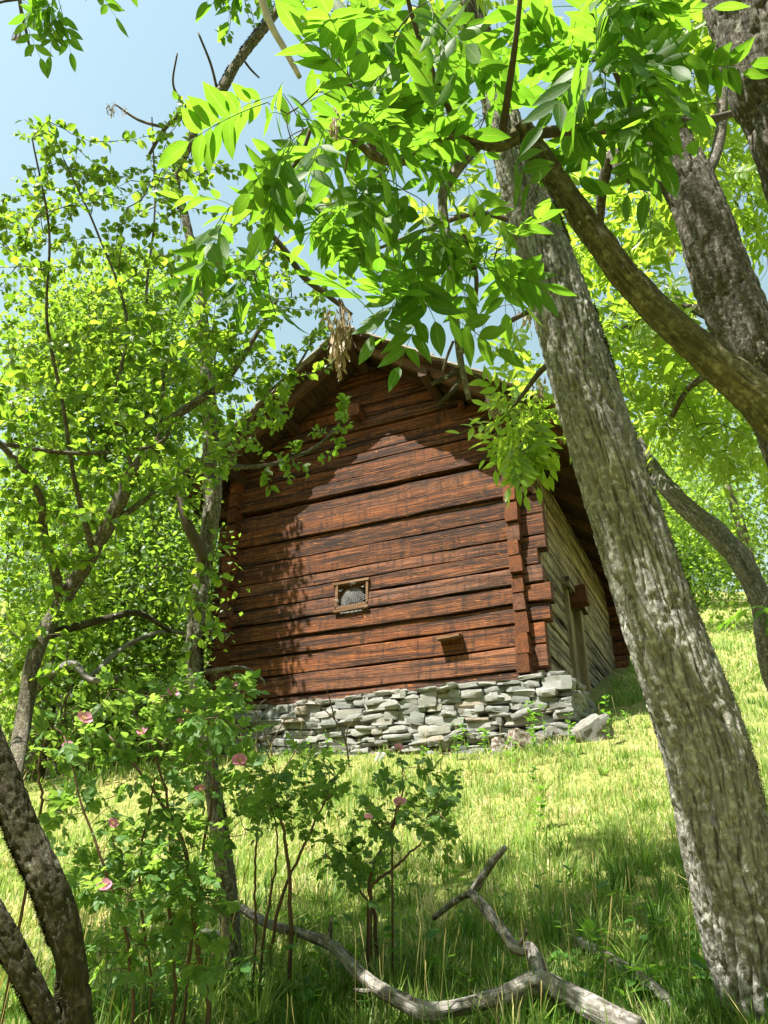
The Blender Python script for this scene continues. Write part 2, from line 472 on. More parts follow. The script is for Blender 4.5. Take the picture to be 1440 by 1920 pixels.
M_OLIVE = bark_mat('olive_bark', (.15, .13, .07), (.25, .24, .14), (.07, .06, .03), (.06, .06, .02), (.40, .42, .32), .4, .7, 1.3)
M_BARKL = bark_mat('lichen_bark', (.12, .105, .085), (.24, .23, .20), (.055, .045, .035), (.045, .05, .018), (.40, .44, .38), .35, .95, 1.3)
M_BARKM = bark_mat('mossy_bark', (.085, .07, .05), (.17, .17, .12), (.035, .028, .02), (.035, .034, .012), (.36, .40, .32), .95, .75, 1.5)
M_BARKP = bark_mat('pale_lichen_bark', (.20, .18, .14), (.36, .36, .30), (.075, .06, .045), (.05, .055, .02), (.48, .52, .44), .35, .95, 1.6)
M_BARKG = bark_mat('grey_bark', (.20, .19, .17), (.34, .33, .30), (.10, .09, .08), (.07, .07, .03), (.5, .5, .45), .3, .6, 1.4)
M_BARKS = bark_mat('shrub_bark', (.14, .12, .09), (.26, .25, .19), (.07, .06, .045), (.09, .10, .035), (.42, .44, .36), .4, .6, 2.2)
M_DEAD = bark_mat('dead_wood', (.24, .225, .20), (.34, .325, .30), (.07, .062, .052), (.06, .055, .03), (.10, .09, .07), .45, .7, .9, bump=1.0)
M_MOSS = flat_mat('moss', (.035, .033, .012), .95, .1)

# ------------------------------------------------------------------ leaf shapes
def leaflet(L, W, segs, fold=.25, droop=.15, tip=.62, peak=.42):
    """leaf blade along +x, face +z; returns verts, tris, (across, along)"""
    v = np.linspace(0, 1, segs + 1)
    w = np.sin(np.pi * v ** (math.log(.5) / math.log(peak))) ** .85
    w = w * (1 - tip * np.clip((v - .7) / .3, 0, 1) * .5)
    V = []; C = []
    for i in range(segs + 1):
        z = -droop * L * v[i] ** 2
        V.append((v[i] * L, 0, z)); C.append((0, v[i]))
    for sgn in (1, -1):
        for i in range(1, segs):
            hw = w[i] * W / 2
            V.append((v[i] * L, sgn * hw, -droop * L * v[i] ** 2 + fold * hw)); C.append((1, v[i]))
    T = []
    o1 = segs + 1; o2 = o1 + segs - 1
    for o, s in ((o1, 1), (o2, -1)):
        def t(a, b, c): T.append((a, b, c) if s > 0 else (a, c, b))
        t(0, 1, o)
        for i in range(1, segs - 1):
            t(i, i + 1, o + i); t(i, o + i, o + i - 1)
        t(segs - 1, segs, o + segs - 2)
    return np.array(V, float), np.array(T), np.array(C, float)
def rotz(V, a):
    c, s = math.cos(a), math.sin(a); return V @ np.array([[c, s, 0], [-s, c, 0], [0, 0, 1]])
def rotx(V, a):
    c, s = math.cos(a), math.sin(a); return V @ np.array([[1, 0, 0], [0, c, s], [0, -s, c]])
def roty(V, a):
    c, s = math.cos(a), math.sin(a); return V @ np.array([[c, 0, -s], [0, 1, 0], [s, 0, c]])
def compound_leaf(r, pairs=4, L=.11, W=.042, length=.27, segs=6, curve=.25):
    """pinnate leaf of unit as given; base at origin, along +x"""
    S = Soup(); n = 7
    s = np.linspace(0, 1, n)
    bend = curve * r.uniform(.5, 1.4); side = r.uniform(-.12, .12)
    P = np.stack([s * length, side * length * s ** 2, -bend * length * s ** 2], 1)
    S.tube(P, np.linspace(.0022, .0011, n) * (length / .27), 3, (.5, 0, .5), cap=False)
    def put(pt, ang, k, roll=0):
        V, T, C = leaflet(L * k * r.uniform(.88, 1.1), W * k * r.uniform(.88, 1.12), segs, r.uniform(.05, .4), r.uniform(-.05, .32))
        V = rotx(V, roll + r.uniform(-.3, .3)); V = roty(V, r.uniform(-.1, .45)); V = rotz(V, ang)
        c = np.stack([np.full(len(V), r.uniform()), C[:, 0], C[:, 1]], 1)
        S.add(V + pt, T, c)
    for i in range(pairs):
        f = .34 + .60 * i / max(1, pairs - .0)
        pt = np.array([np.interp(f, s, P[:, 0]), np.interp(f, s, P[:, 1]), np.interp(f, s, P[:, 2])])
        k = .78 + .3 * math.sin(math.pi * (i + 1) / (pairs + 1))
        a = r.uniform(.75, 1.1)
        put(pt, a, k, .1); put(pt, -a + r.uniform(-.1, .1), k, -.1)
    put(P[-1], r.uniform(-.15, .15), 1.08)
    return S
def soup_mesh(S, name, mat, smooth=True):
    return new_mesh(name, S.verts(), S.faces(), mat, smooth, S.col())
class Leaf:
    def __init__(s, S, name, mat):
        s.V = S.verts(); f = S.faces(); s.f = []
        for a in f:
            if a.shape[1] == 4: s.f += [a[:, [0, 1, 2]], a[:, [0, 2, 3]]]
            else: s.f.append(a)
        s.f = np.concatenate(s.f); s.c = S.col(); s.mat = mat; s.me = new_mesh(name, s.V, s.f, mat, True, s.c)
def simple_leaf(r, L, W, segs, name, mat, peak=.5):
    S = Soup(); V, T, C = leaflet(L, W, segs, r.uniform(.1, .5), r.uniform(0, .35), .6, peak)
    V = V + np.array([L * .12, 0, 0])
    S.add(V, T, np.stack([np.full(len(V), r.uniform()), C[:, 0], C[:, 1]], 1)); return Leaf(S, name, mat)
ASH = [Leaf(compound_leaf(rng, rng.integers(3, 6), .112, .041, .27, 7), 'leaf', M_ASH) for _ in range(9)]
ASHB = [Leaf(compound_leaf(rng, rng.integers(3, 5), .085, .030, .22, 4, .4), 'leaf', M_ASHB) for _ in range(6)]
ROSE = [Leaf(compound_leaf(rng, rng.integers(2, 4), .040, .026, .085, 4, .2), 'leaf', M_ROSE) for _ in range(7)]
SHRUB = [simple_leaf(rng, .042, .030, 3, 'leaf', M_SHRUB) for _ in range(7)]
BACK = [simple_leaf(rng, .085, .062, 2, 'leaf', M_BACK) for _ in range(5)]
HERB = [simple_leaf(rng, .075, .046, 5, 'leaf', M_HERB, .45) for _ in range(6)]

def basis(D, N):
    """rotation matrices with x=D, z~N; arrays (m,3)"""
    D = D / (np.linalg.norm(D, axis=1)[:, None] + 1e-9)
    Y = np.cross(N, D); Y /= np.linalg.norm(Y, axis=1)[:, None] + 1e-9
    Z = np.cross(D, Y)
    return np.stack([D, Y, Z], -1)
def merged(leaves, idx, R, S, P, r):
    """instances of leaf templates merged to one soup"""
    V, Fc, C = [], [], []; off = 0
    for k, lf in enumerate(leaves):
        m = np.where(idx == k)[0]
        if len(m) == 0: continue
        v = np.einsum('mij,kj->mki', R[m], lf.V) * S[m][:, None, None] + P[m][:, None]
        n = len(lf.V)
        f = lf.f[None] + (np.arange(len(m)) * n)[:, None, None] + off
        c = np.broadcast_to(lf.c, (len(m), n, 3)).copy(); c[..., 0] = np.clip(c[..., 0] * .4 + r.uniform(0, .6, (len(m), 1)), 0, 1)
        V.append(v.reshape(-1, 3)); Fc.append(f.reshape(-1, 3)); C.append(c.reshape(-1, 3)); off += n * len(m)
    return np.concatenate(V), np.concatenate(Fc), np.concatenate(C)
def emit(th, leaves, D, N, S, P, n_obj=0, r=rng, name='foliage'):
    """leaves on a thing: the n_obj largest in view as single objects, the rest joined"""
    D, N, S, P = (np.asarray(a, float) for a in (D, N, S, P))
    R = basis(D, N); idx = r.integers(0, len(leaves), len(P))
    x, y, z = proj(P)
    inv = (z > .3) & (x > -40) & (x < 1480) & (y > -40) & (y < 1960)
    order = np.argsort(-np.where(inv, S / np.maximum(z, .3), 0))
    k = min(n_obj, int(inv.sum()))
    for i in order[:k]:
        M = np.eye(4); M[:3, :3] = R[i] * S[i]; M[:3, 3] = P[i]
        th.place('leaf', leaves[idx[i]].me, M)
    rest = order[k:]
    if len(rest):
        V, Fc, C = merged(leaves, idx[rest], R[rest], S[rest], P[rest], r)
        th.mesh(name, V, Fc, leaves[0].mat, True, C, kind='stuff')

# ------------------------------------------------------------------ crowns that fill a given volume
def in_poly(P, poly):
    x, y = P[:, 0], P[:, 1]; c = np.zeros(len(P), bool); j = len(poly) - 1
    for i in range(len(poly)):
        xi, yi = poly[i]; xj, yj = poly[j]
        c ^= ((yi > y) != (yj > y)) & (x < (xj - xi) * (y - yi) / (yj - yi + 1e-9) + xi); j = i
    return c
def region(poly, d0, d1, n, r=rng):
    poly = np.array(poly, float); lo, hi = poly.min(0), poly.max(0); out = []
    while len(out) < n:
        q = r.uniform(lo, hi, (n * 2, 2)); q = q[in_poly(q, poly)]
        for a in q: out.append(atd(a[0], a[1], r.uniform(d0, d1)))
    return np.array(out[:n])
def grow(skel, targets, r=rng, sag=.12, jit=.12, npts=7):
    P = np.concatenate(skel); tw = []
    d = np.array([np.min(np.linalg.norm(P - t, axis=1)) for t in targets])
    for i in np.argsort(d):
        q = targets[i]; dd = np.linalg.norm(P - q, axis=1) + .35 * np.maximum(0, P[:, 2] - q[2])
        p = P[np.argmin(dd)]; L = np.linalg.norm(q - p)
        if L < .02: continue
        c = (p + q) / 2 + np.array([0, 0, sag * L]) + r.normal(0, jit * L, 3)
        s = np.linspace(0, 1, npts)[:, None]
        path = (1 - s) ** 2 * p + 2 * s * (1 - s) * c + s ** 2 * q
        path[1:-1] += r.normal(0, .012 * L, (npts - 2, 3))
        tw.append(path); P = np.vstack([P, path[2:]])
    return tw
def twig_mesh(th, tw, mat, k=.006, r0=.0022, sides=4, name='twigs', col=None):
    S = Soup()
    for p in tw:
        L = np.linalg.norm(p[-1] - p[0])
        S.tube(p, np.linspace(r0 + k * L, r0 * .6, len(p)), sides, cap=False)
    return th.mesh(name, S.verts(), S.faces(), mat, True, kind='stuff')
def leaf_sites(tw, r, per, lo=.25, up=.8, spread=1.0, droop=.0, jitter=.45):
    D, N, P = [], [], []
    for p in tw:
        T = np.gradient(p, axis=0); n = len(p)
        L = np.linalg.norm(p[-1] - p[0])
        k = max(2, int(per * (0.5 + L) * r.uniform(.7, 1.3)))
        for f in np.append(r.uniform(lo, 1, k), 1.0):
            x = f * (n - 1); i = min(int(x), n - 2); w = x - i
            pt = p[i] * (1 - w) + p[i + 1] * w; t = T[i] / (np.linalg.norm(T[i]) + 1e-9)
            d = r.normal(0, 1, 3); d -= t * (d @ t); d /= np.linalg.norm(d) + 1e-9
            D.append(t * .6 + d * spread + np.array([0, 0, -droop])); N.append(np.array([0, 0, up]) + r.normal(0, jitter, 3)); P.append(pt)
    return np.array(D), np.array(N), np.array(P)

# ================================================================== ground
def spaced(lo, hi, c, n, power=2.6):
    s = np.linspace(-1, 1, n); f = np.sign(s) * np.abs(s) ** power
    return np.where(f < 0, c + f * (c - lo), c + f * (hi - c))
gx = spaced(-160, 160, 1, 300, 3.0); gy = spaced(-25, 260, 6, 300, 2.6)
X, Y = np.meshgrid(gx, gy)
GV = np.stack([X, Y, ground(X, Y)], -1).reshape(-1, 3)
gi, gj = np.meshgrid(np.arange(299), np.arange(299), indexing='ij')
GQ = np.stack([gi * 300 + gj, gi * 300 + gj + 1, (gi + 1) * 300 + gj + 1, (gi + 1) * 300 + gj], -1).reshape(-1, 4)
go = link('ground', new_mesh('ground', GV, GQ, M_SOIL, True))
tag(go, 'steep grassy hillside rising towards the barn and the wood', 'ground', kind='structure')

# ================================================================== barn
BO = np.array([1.759, 10.0, 4.089])
BA = math.radians(24.4)
BT = np.array([math.cos(BA), -math.sin(BA), 0]); BB = np.array([math.sin(BA), math.cos(BA), 0])
def bw(u, d, z): return BO + BT * u + BB * d + np.array([0, 0, z])
def to_barn(P):
    q = np.asarray(P) - BO; return q @ BT, q @ BB, q[..., 2]
barn = link('log_barn', None, loc=tuple(BO)); barn.rotation_euler = (0, 0, -BA)
tag(barn, 'dark reddish brown log barn with gable roof on a dry stone base', 'barn')
def bpart(name, parent=barn):
    return link(name, None, parent)
RIDGE_U, RIDGE_Z, SLOPE, DEPTH = -2.28, 6.03, .725, 8.0
def under(u): return RIDGE_Z - .235 - SLOPE * np.abs(u - RIDGE_U)
def hewn(a0, a1, z0, z1, f, th, seed, proud=0.0, rough=1.0, n=30):
    """hewn log along axis a (first coord), face at f (second coord, minus = outside)"""
    a = np.linspace(a0, a1, n); h = z1 - z0
    nz = lambda s, k=1.3: fbm(np.stack([a * k, np.full(n, seed * 3.7 + s)], 1), 3, 1)
    gp = .5 + .5 * math.sin(seed * 7.77); zb = z0 + .022 * rough * nz(0) + .004 + .008 * gp; zt = z1 + .022 * rough * nz(0 + 11) - .006 - .010 * gp
    fo = f - proud + .012 * rough * nz(5)
    b = .018 * (1 + .5 * nz(8))
    tl = .007 * math.sin(seed * 12.9898); b = b * .12
    rows = [(f + th + 0 * a, zb), (fo + .006 - tl, zb), (fo - tl, zb + .006 + .004 * nz(21, 5)), (fo - b - tl * .3, z0 + h * .35), (fo - b + tl * .3 + .004 * nz(31, 4), z0 + h * .68), (fo + tl, zt - .008 + .004 * nz(23, 5)), (fo + .010 + tl, zt), (f + th + 0 * a, zt)]
    k = len(rows)
    V = np.stack([np.stack([a, r[0] + 0 * a, r[1] + 0 * a], 1) for r in rows], 1).reshape(-1, 3)
    i, j = np.meshgrid(np.arange(n - 1), np.arange(k), indexing='ij'); j2 = (j + 1) % k
    Q = np.stack([i * k + j, (i + 1) * k + j, (i + 1) * k + j2, i * k + j2], -1).reshape(-1, 4)
    return V, [Q, np.arange(k)[None], (np.arange(k)[::-1] + (n - 1) * k)[None]]
def add_log(parent, V, faces, mat, name='log', clip=True, endmat=None):
    if clip:
        w = (RIDGE_Z - .235 - V[:, 2]) / SLOPE; w = np.maximum(w, .02)
        V = V.copy(); V[:, 0] = np.clip(V[:, 0], RIDGE_U - w, RIDGE_U + w)
    me = new_mesh(name, V, faces, mat)
    if endmat:      # the weathered projecting head of the log
        me.materials.append(endmat)
        me.polygons.foreach_set('material_index', np.array([1 if np.mean([V[v][1] for v in p.vertices]) < .26 else 0 for p in me.polygons], np.int32))
    return link(name, me, parent)
joints = [-.06, .10, .14, .45, .77, 1.03, 1.30, 1.57, 1.82, 2.02, 2.35, 2.69, 2.98, 3.27, 3.55, 3.82, 4.03, 4.24, 4.48, 4.70, 4.95, 5.18, 5.42, 5.62, 5.76]
joints[1:3] = [.13]
front = bpart('front_wall')
WU0, WU1, WZ0, WZ1 = -2.72, -2.18, 1.335, 1.74
r1 = np.random.default_rng(5)
for i, (z0, z1) in enumerate(zip(joints[:-1], joints[1:])):
    e0, e1 = -5.06 + r1.uniform(-.05, .06), .50 + r1.uniform(-.10, .05)
    proud = r1.uniform(-.02, .03)
    if i in (5, 10, 13): proud = .035
    if abs(z0 - 3.27) < .01: proud = .055; z0 += .05
    if i == 0: proud = -.03; e0, e1 = -4.45, .16
    if z1 > WZ0 and z0 < WZ1 and z0 >= 1.25 and z1 <= 1.85:
        add_log(front, *hewn(e0, WU0, z0, z1, 0, .2, i, proud), M_WOODU)
        add_log(front, *hewn(WU1, e1, z0, z1, 0, .2, i, proud, n=20), M_WOODU)
    else:
        add_log(front, *hewn(e0, e1, z0, z1, 0, .2, i, proud), M_WOODU)
def swap(V):  # logs running into depth: (along, across, z) -> (across, along, z)
    return V[:, [1, 0, 2]]
def flipf(faces): return [a[:, ::-1] for a in faces]
sidew = bpart('side_wall')
zs = [.03, .30, .60, .90, 1.17, 1.44, 1.70, 1.93, 2.2, 2.52, 2.83, 3.12, 3.40, 3.68, 3.92, 4.14]
DOOR0, DOOR1, DZT = 2.85, 3.95, 2.10
def side_log(a0, a1, z0, z1, i, left=False, n=26):
    V, f = hewn(a0, a1, z0, z1, 0, .165, 60 + i, r1.uniform(-.012, .012), n=n)
    if left:
        V[:, 1] = V[:, 1] - 4.78; V = swap(V); f = flipf(f)
    else:
        V[:, 1] = .20 - V[:, 1]; V = swap(V)
    return V, f
M_SIDES = [M_WOODS, M_WOODV]
for i, (z0, z1) in enumerate(zip(zs[:-1], zs[1:])):
    fr = -.15 + r1.uniform(-.07, .06)
    # the projecting end, red and lit, is one log with the wall behind it
    if z0 < DZT - .05:
        V, f = side_log(fr, DOOR0, z0, z1 - .006, i); add_log(sidew, V, f, M_WOODS, endmat=M_WOODV)
        V, f = side_log(DOOR1, DEPTH + .25, z0, z1 - .006, i); add_log(sidew, V, f, M_WOODS, endmat=M_WOODV)
    else:
        V, f = side_log(fr, DEPTH + .25, z0, z1 - .006, i); add_log(sidew, V, f, M_WOODS, endmat=M_WOODV)
leftw = bpart('far_side_wall')
for i, (z0, z1) in enumerate(zip(zs[:-1], zs[1:])):
    V, f = side_log(-.17 + r1.uniform(-.05, .03), DEPTH + .2, z0, z1 - .006, i + 30, True, 12); add_log(leftw, V, f, M_WOODV)
backw = bpart('rear_wall')
for i, (z0, z1) in enumerate(zip(joints[3:-1], joints[4:])):
    V, f = hewn(-5.0, .50 + r1.uniform(-.05, .05), z0, z1, 0, .2, 90 + i, n=10)
    V[:, 1] = DEPTH + V[:, 1]; add_log(backw, V, f, M_WOODU)
# tie beam end in the gable, small purlin ends
def beam(parent, name, c, a0, a1, w, h, mat, axis='d', seed=0, n=6):
    """rough squared beam; c = the two cross coordinates (u,z)"""
    r = np.random.default_rng(seed + 100)
    a = np.linspace(a0, a1, n); k = 8
    ang = np.arange(k) * 2 * math.pi / k + math.pi / 8
    pu = np.sign(np.cos(ang)) * np.abs(np.cos(ang)) ** .5; pz = np.sign(np.sin(ang)) * np.abs(np.sin(ang)) ** .5
    V = []
    for x in a:
        j = 1 + r.normal(0, .035, k)
        for q in range(k): V.append((c[0] + pu[q] * w / 2 * j[q], x, c[1] + pz[q] * h / 2 * j[q]))
    V = np.array(V)
    i, j = np.meshgrid(np.arange(n - 1), np.arange(k), indexing='ij'); j2 = (j + 1) % k
    Q = np.stack([i * k + j, i * k + j2, (i + 1) * k + j2, (i + 1) * k + j], -1).reshape(-1, 4)
    return link(name, new_mesh(name, V, [Q, np.arange(k)[None], (np.arange(k)[::-1] + (n - 1) * k)[None]], mat), parent)
beam(barn, 'tie_beam', (-2.38, 4.74), -.26, .3, .22, .24, M_WOODV, seed=1)
beam(barn, 'wall_peg', (-4.05, 4.05), -.16, .2, .14, .14, M_WOODV, seed=2)
beam(barn, 'wall_peg', (-.55, 4.42), -.12, .2, .10, .10, M_WOODV, seed=3)
# shelf board sticking out of the front wall
V, Q = box(-1.07, -.735, -.16, .1, .665, .70); V[:, 2] += (V[:, 0] + 1.0) * .06
V[:, 2] -= (V[:, 1] < 0) * .03
link('shelf_board', new_mesh('shelf_board', V, Q, M_FRAME), barn)
# window
win = bpart('window')
def wbar(name, u0, u1, z0, z1, d0=-.045, d1=.10, tilt=0.0, mat=M_FRAME):
    V, Q = box(u0, u1, d0, d1, z0, z1); V[:, 2] += (V[:, 0] - u0) * tilt
    V += np.random.default_rng(int(abs(u0 * 977 + z0 * 313))).normal(0, .004, V.shape)
    return link(name, new_mesh(name, V, Q, mat), win)
wbar('frame_head', -2.775, -2.155, 1.735, 1.768, -.06)
wbar('frame_jamb', -2.725, -2.685, 1.385, 1.733)
wbar('frame_jamb', -2.215, -2.172, 1.385, 1.733)
wbar('frame_sill', -2.70, -2.19, 1.345, 1.383, -.055)
wbar('frame_apron', -2.735, -2.165, 1.29, 1.318, -.075, .0, .02)
wbar('frame_lining', -2.68, -2.22, 1.70, 1.733, .102, .2)
wbar('frame_lining', -2.684, -2.66, 1.385, 1.70, .102, .2)
# hexagonal wire netting, bulging and torn
S = Soup(); cell = .028
for i in range(17):
    for j in range(12):
        cx = -2.66 + cell * 1.5 * i * .62; cz = 1.36 + cell * 1.05 * (j + .5 * (i % 2))
        e = math.hypot((cx + 2.47) / .20, (cz - 1.50) / .165)
        if e > 1.05: continue
        pts = []
        for a in range(4):
            th = math.pi / 3 * a + .2
            x = cx + cell * .55 * math.cos(th); z = cz + cell * .6 * math.sin(th)
            pts.append((x, -.03 + .07 * e ** 2 + .012 * math.sin(31 * x + 17 * z), z))
        S.tube(np.array(pts), .0022, 3, cap=False)
for k in range(26):
    a = r1.uniform(0, 2 * math.pi); c0 = np.array([-2.45 + .24 * math.cos(a), -.05, 1.50 + .22 * math.sin(a)])
    if abs(c0[2] - 1.5) < .12 and c0[0] > -2.5: c0[2] = 1.29
    q = np.array([c0 + np.cumsum(r1.normal(0, .012, (5, 3)), 0)[m] for m in range(5)]); q[:, 1] = np.minimum(q[:, 1], -.03)
    S.tube(q, .0022, 3, cap=False)
for k in range(16):
    q = np.array([(-2.62 + k * .022 + .008 * math.sin(m * 2.1 + k), -.07 - .008 * math.sin(m + k), 1.26 + .012 * math.sin(m * 1.7 + k * 2)) for m in range(5)])
    q[:, 0] += np.linspace(0, .03, 5); S.tube(q, .0024, 3, cap=False)
link('wire_mesh', new_mesh('wire_mesh', S.verts(), S.faces(), M_WIRE, True), win)
# door in the side wall
door = bpart('door')
def dbox(name, u0, u1, d0, d1, z0, z1, mat, j=.006):
    V, Q = box(u0, u1, d0, d1, z0, z1); V += np.random.default_rng(int(d0 * 1000 + z0 * 77) % 99991).normal(0, j, V.shape)
    return link(name, new_mesh(name, V, Q, mat), door)
dbox('post', .02, .27, DOOR0 - .12, DOOR0 + .05, .25, DZT + .06, M_DOOR)
dbox('post', .02, .26, DOOR1 - .05, DOOR1 + .12, .25, DZT + .06, M_DOOR)
dbox('lintel', .0, .34, DOOR0 - .25, DOOR1 + .3, DZT + .062, DZT + .25, M_WOODS)
for k in range(4):
    d0 = DOOR0 + .07 + k * .24
    dbox('door_plank', .07 + (k % 2) * .012, .11 + (k % 2) * .012, d0, d0 + .225, .32, DZT, M_DOOR, .004)
dbox('lintel_block', .20, .52, 3.05, 3.38, 2.02, 2.32, M_WOODV)
# vertical clamp board beside the corner joint
# roof -------------------------------------------------------------------
roof = bpart('roof')
TH = math.atan(SLOPE); D0, D1 = -.90, DEPTH + .7
EAVE = {1: 1.02, -1: -5.62}
for sgn in (1, -1):
    half = abs(EAVE[sgn] - RIDGE_U)
    def rp(s, up):  # s along horizontal distance from ridge, up = perpendicular offset below the top surface
        return RIDGE_U + sgn * (s - up * math.sin(TH)), RIDGE_Z - SLOPE * s - up * math.cos(TH)
    nb = 18
    for k in range(nb):
        s0, s1 = half * k / nb + .004, half * (k + 1) / nb - .006
        e = D0 + .06 + r1.uniform(-.05, .05)
        pts = []
        for d in (e, D1 + r1.uniform(-.05, .05)):
            for s, up in ((s0, .055), (s1, .055), (s1, .09), (s0, .09)):
                u, z = rp(s, up + r1.uniform(-.003, .003)); pts.append((u, d, z))
        Q = [np.array([[0, 1, 5, 4], [1, 2, 6, 5], [2, 3, 7, 6], [3, 0, 4, 7]]), np.array([[3, 2, 1, 0]]), np.array([[4, 5, 6, 7]])]
        link('roof_plank', new_mesh('roof_plank', np.array(pts), Q, M_ROOFD), roof)
    # shingle courses: short ones at the rake, long ones behind
    nc = 17
    for k in range(nc):
        s0, s1 = half * k / nc - .02, half * (k + 1) / nc + .05
        e = D0 + r1.uniform(-.035, .02)
        cuts = [e]
        while cuts[-1] < 1.2: cuts.append(cuts[-1] + r1.uniform(.14, .30))
        cuts.append(D1 + .05)
        for a, b in zip(cuts[:-1], cuts[1:]):
            th_ = r1.uniform(.014, .026); lo = r1.uniform(-.03, .03)
            pts = []
            for d in (a + .003, b - .003):
                for s, up in ((s0, .0520), (s1 + lo, .026), (s1 + lo, .026 - th_), (s0, .0515 - th_)):
                    u, z = rp(s, up); pts.append((u, d, z))
            Q = [np.array([[0, 1, 5, 4], [1, 2, 6, 5], [2, 3, 7, 6], [3, 0, 4, 7]]), np.array([[3, 2, 1, 0]]), np.array([[4, 5, 6, 7]])]
            link('shingle', new_mesh('shingle', np.array(pts), Q, M_SHING), roof)
    for q, d in enumerate([-.55, .10, 1.35, 2.6, 3.9, 5.2, 6.5, 7.8]):
        pts = []; n = 9
        for i in range(n):
            s = -.02 + (half + .02) * i / (n - 1)
            j = r1.normal(0, .006, 4)
            for (du, up) in ((-.06 + j[0], .092), (.06 + j[1], .092), (.055 + j[2], .225 + j[3]), (-.055, .225)):
                u, z = rp(s, up); pts.append((u, d + du, z))
        a, b = np.meshgrid(np.arange(n - 1), np.arange(4), indexing='ij'); b2 = (b + 1) % 4
        Q = np.stack([a * 4 + b, a * 4 + b2, (a + 1) * 4 + b2, (a + 1) * 4 + b], -1).reshape(-1, 4)
        link('rafter', new_mesh('rafter', np.array(pts), [Q, np.array([[3, 2, 1, 0]]), np.array([[0, 1, 2, 3]]) + (n - 1) * 4], M_ROOFR), roof)
for u, w in ((RIDGE_U, .2), (-.95, .16), (-3.6, .16), (.11, .18), (-4.66, .18)):
    z = RIDGE_Z - SLOPE * abs(u - RIDGE_U) - .245 * math.cos(TH) - .12
    beam(roof, 'purlin', (u, z), -.72, DEPTH + .6, w, w, M_ROOFD, seed=int(u * 10) + 50, n=12)
# dry stone base ------------------------------------------------------------
base = bpart('stone_base')
def stone_mesh(seed, flat=1.0, n=4):
    r = np.random.default_rng(seed)
    g = np.linspace(-1, 1, n); V = []; id_ = {}
    F_ = []
    def vid(a, b, c):
        k = (a, b, c)
        if k not in id_: id_[k] = len(V); V.append((g[a], g[b], g[c]))
        return id_[k]
    m = n - 1
    for a in range(m):
        for b in range(m):
            F_.append((vid(a, b, 0), vid(a, b + 1, 0), vid(a + 1, b + 1, 0), vid(a + 1, b, 0)))
            F_.append((vid(a, b, m), vid(a + 1, b, m), vid(a + 1, b + 1, m), vid(a, b + 1, m)))
            F_.append((vid(a, 0, b), vid(a + 1, 0, b), vid(a + 1, 0, b + 1), vid(a, 0, b + 1)))
            F_.append((vid(a, m, b), vid(a, m, b + 1), vid(a + 1, m, b + 1), vid(a + 1, m, b)))
            F_.append((vid(0, a, b), vid(0, a, b + 1), vid(0, a + 1, b + 1), vid(0, a + 1, b)))
            F_.append((vid(m, a, b), vid(m, a + 1, b), vid(m, a + 1, b + 1), vid(m, a, b + 1)))
    V = np.array(V); nn = np.linalg.norm(V, axis=1)[:, None]
    p = (np.abs(V) ** 11).sum(1)[:, None] ** (1 / 11)
    V = V / p
    V = V * (1 + .30 * fbm(V * 1.1 + seed * 7.3, 2, seed)[:, None]) + r.normal(0, .05 if n == 4 else .012, V.shape)
    if n > 4: V = V * (1 + .10 * fbm(V * 3.5 + seed, 3, seed + 1)[:, None])
    V[:, 2] += .30 * V[:, 0] * r.uniform(-1, 1)
    return V, np.array(F_)
STV = [stone_mesh(200 + k) for k in range(14)]
def smooth_by_angle(me):
    me.polygons.foreach_set('use_smooth', np.ones(len(me.polygons), bool)); me.set_sharp_from_angle(angle=math.radians(17))
STM = []
for v, f in STV:
    me = new_mesh('stone', v, f, M_STONE); smooth_by_angle(me); STM.append(me)
def put_stone(u, d, z, L, Dp, H, rz=0.0, ry=0.0, parent=base, mesh=None):
    o = link('stone', mesh or STM[r1.integers(len(STM))], parent)
    o.location = (u, d, z); o.rotation_euler = (r1.normal(0, .05), ry, rz + (math.pi if r1.uniform() < .5 else 0))
    o.scale = (L / 2, Dp / 2, H / 2); return o
z = -1.10; row = 0
while z < -.03:
    h = r1.uniform(.05, .105)
    if z + h > -.045: h = max(.06, -.02 - z)
    u = -4.75 + r1.uniform(0, .2)
    while u < .56:
        big = r1.uniform() < .18
        L = r1.uniform(.12, .36) * (1.5 if big else 1)
        if u + L > .70: L = max(.14, .70 - u)
        hh = h * r1.uniform(.7, 1.2) * (1.35 if big else 1)
        put_stone(u + L / 2, -.02 + r1.normal(0, .032), z + h / 2 + r1.normal(0, .012) + .02 * math.sin(u * 2.3 + row), L * 1.05, r1.uniform(.26, .36), hh * 1.07, r1.normal(0, .06), r1.normal(0, .06))
        u += L
    # side return, going back into the slope
    d = .12
    while d < 3.4:
        L = r1.uniform(.25, .55)
        zz = z + h / 2
        if zz > -1.0 + .30 * d - .15:
            put_stone(.52 - .05 * d + r1.normal(0, .04), d + L / 2, zz, r1.uniform(.3, .4), L * 1.05, h * 1.12, r1.normal(0, .1), r1.normal(0, .06))
        d += L
    z += h; row += 1
V, Q = box(-4.6, .46, .13, 3.4, -1.6, -.07)
link('rubble_core', new_mesh('rubble_core', V, Q, M_CORE), base)

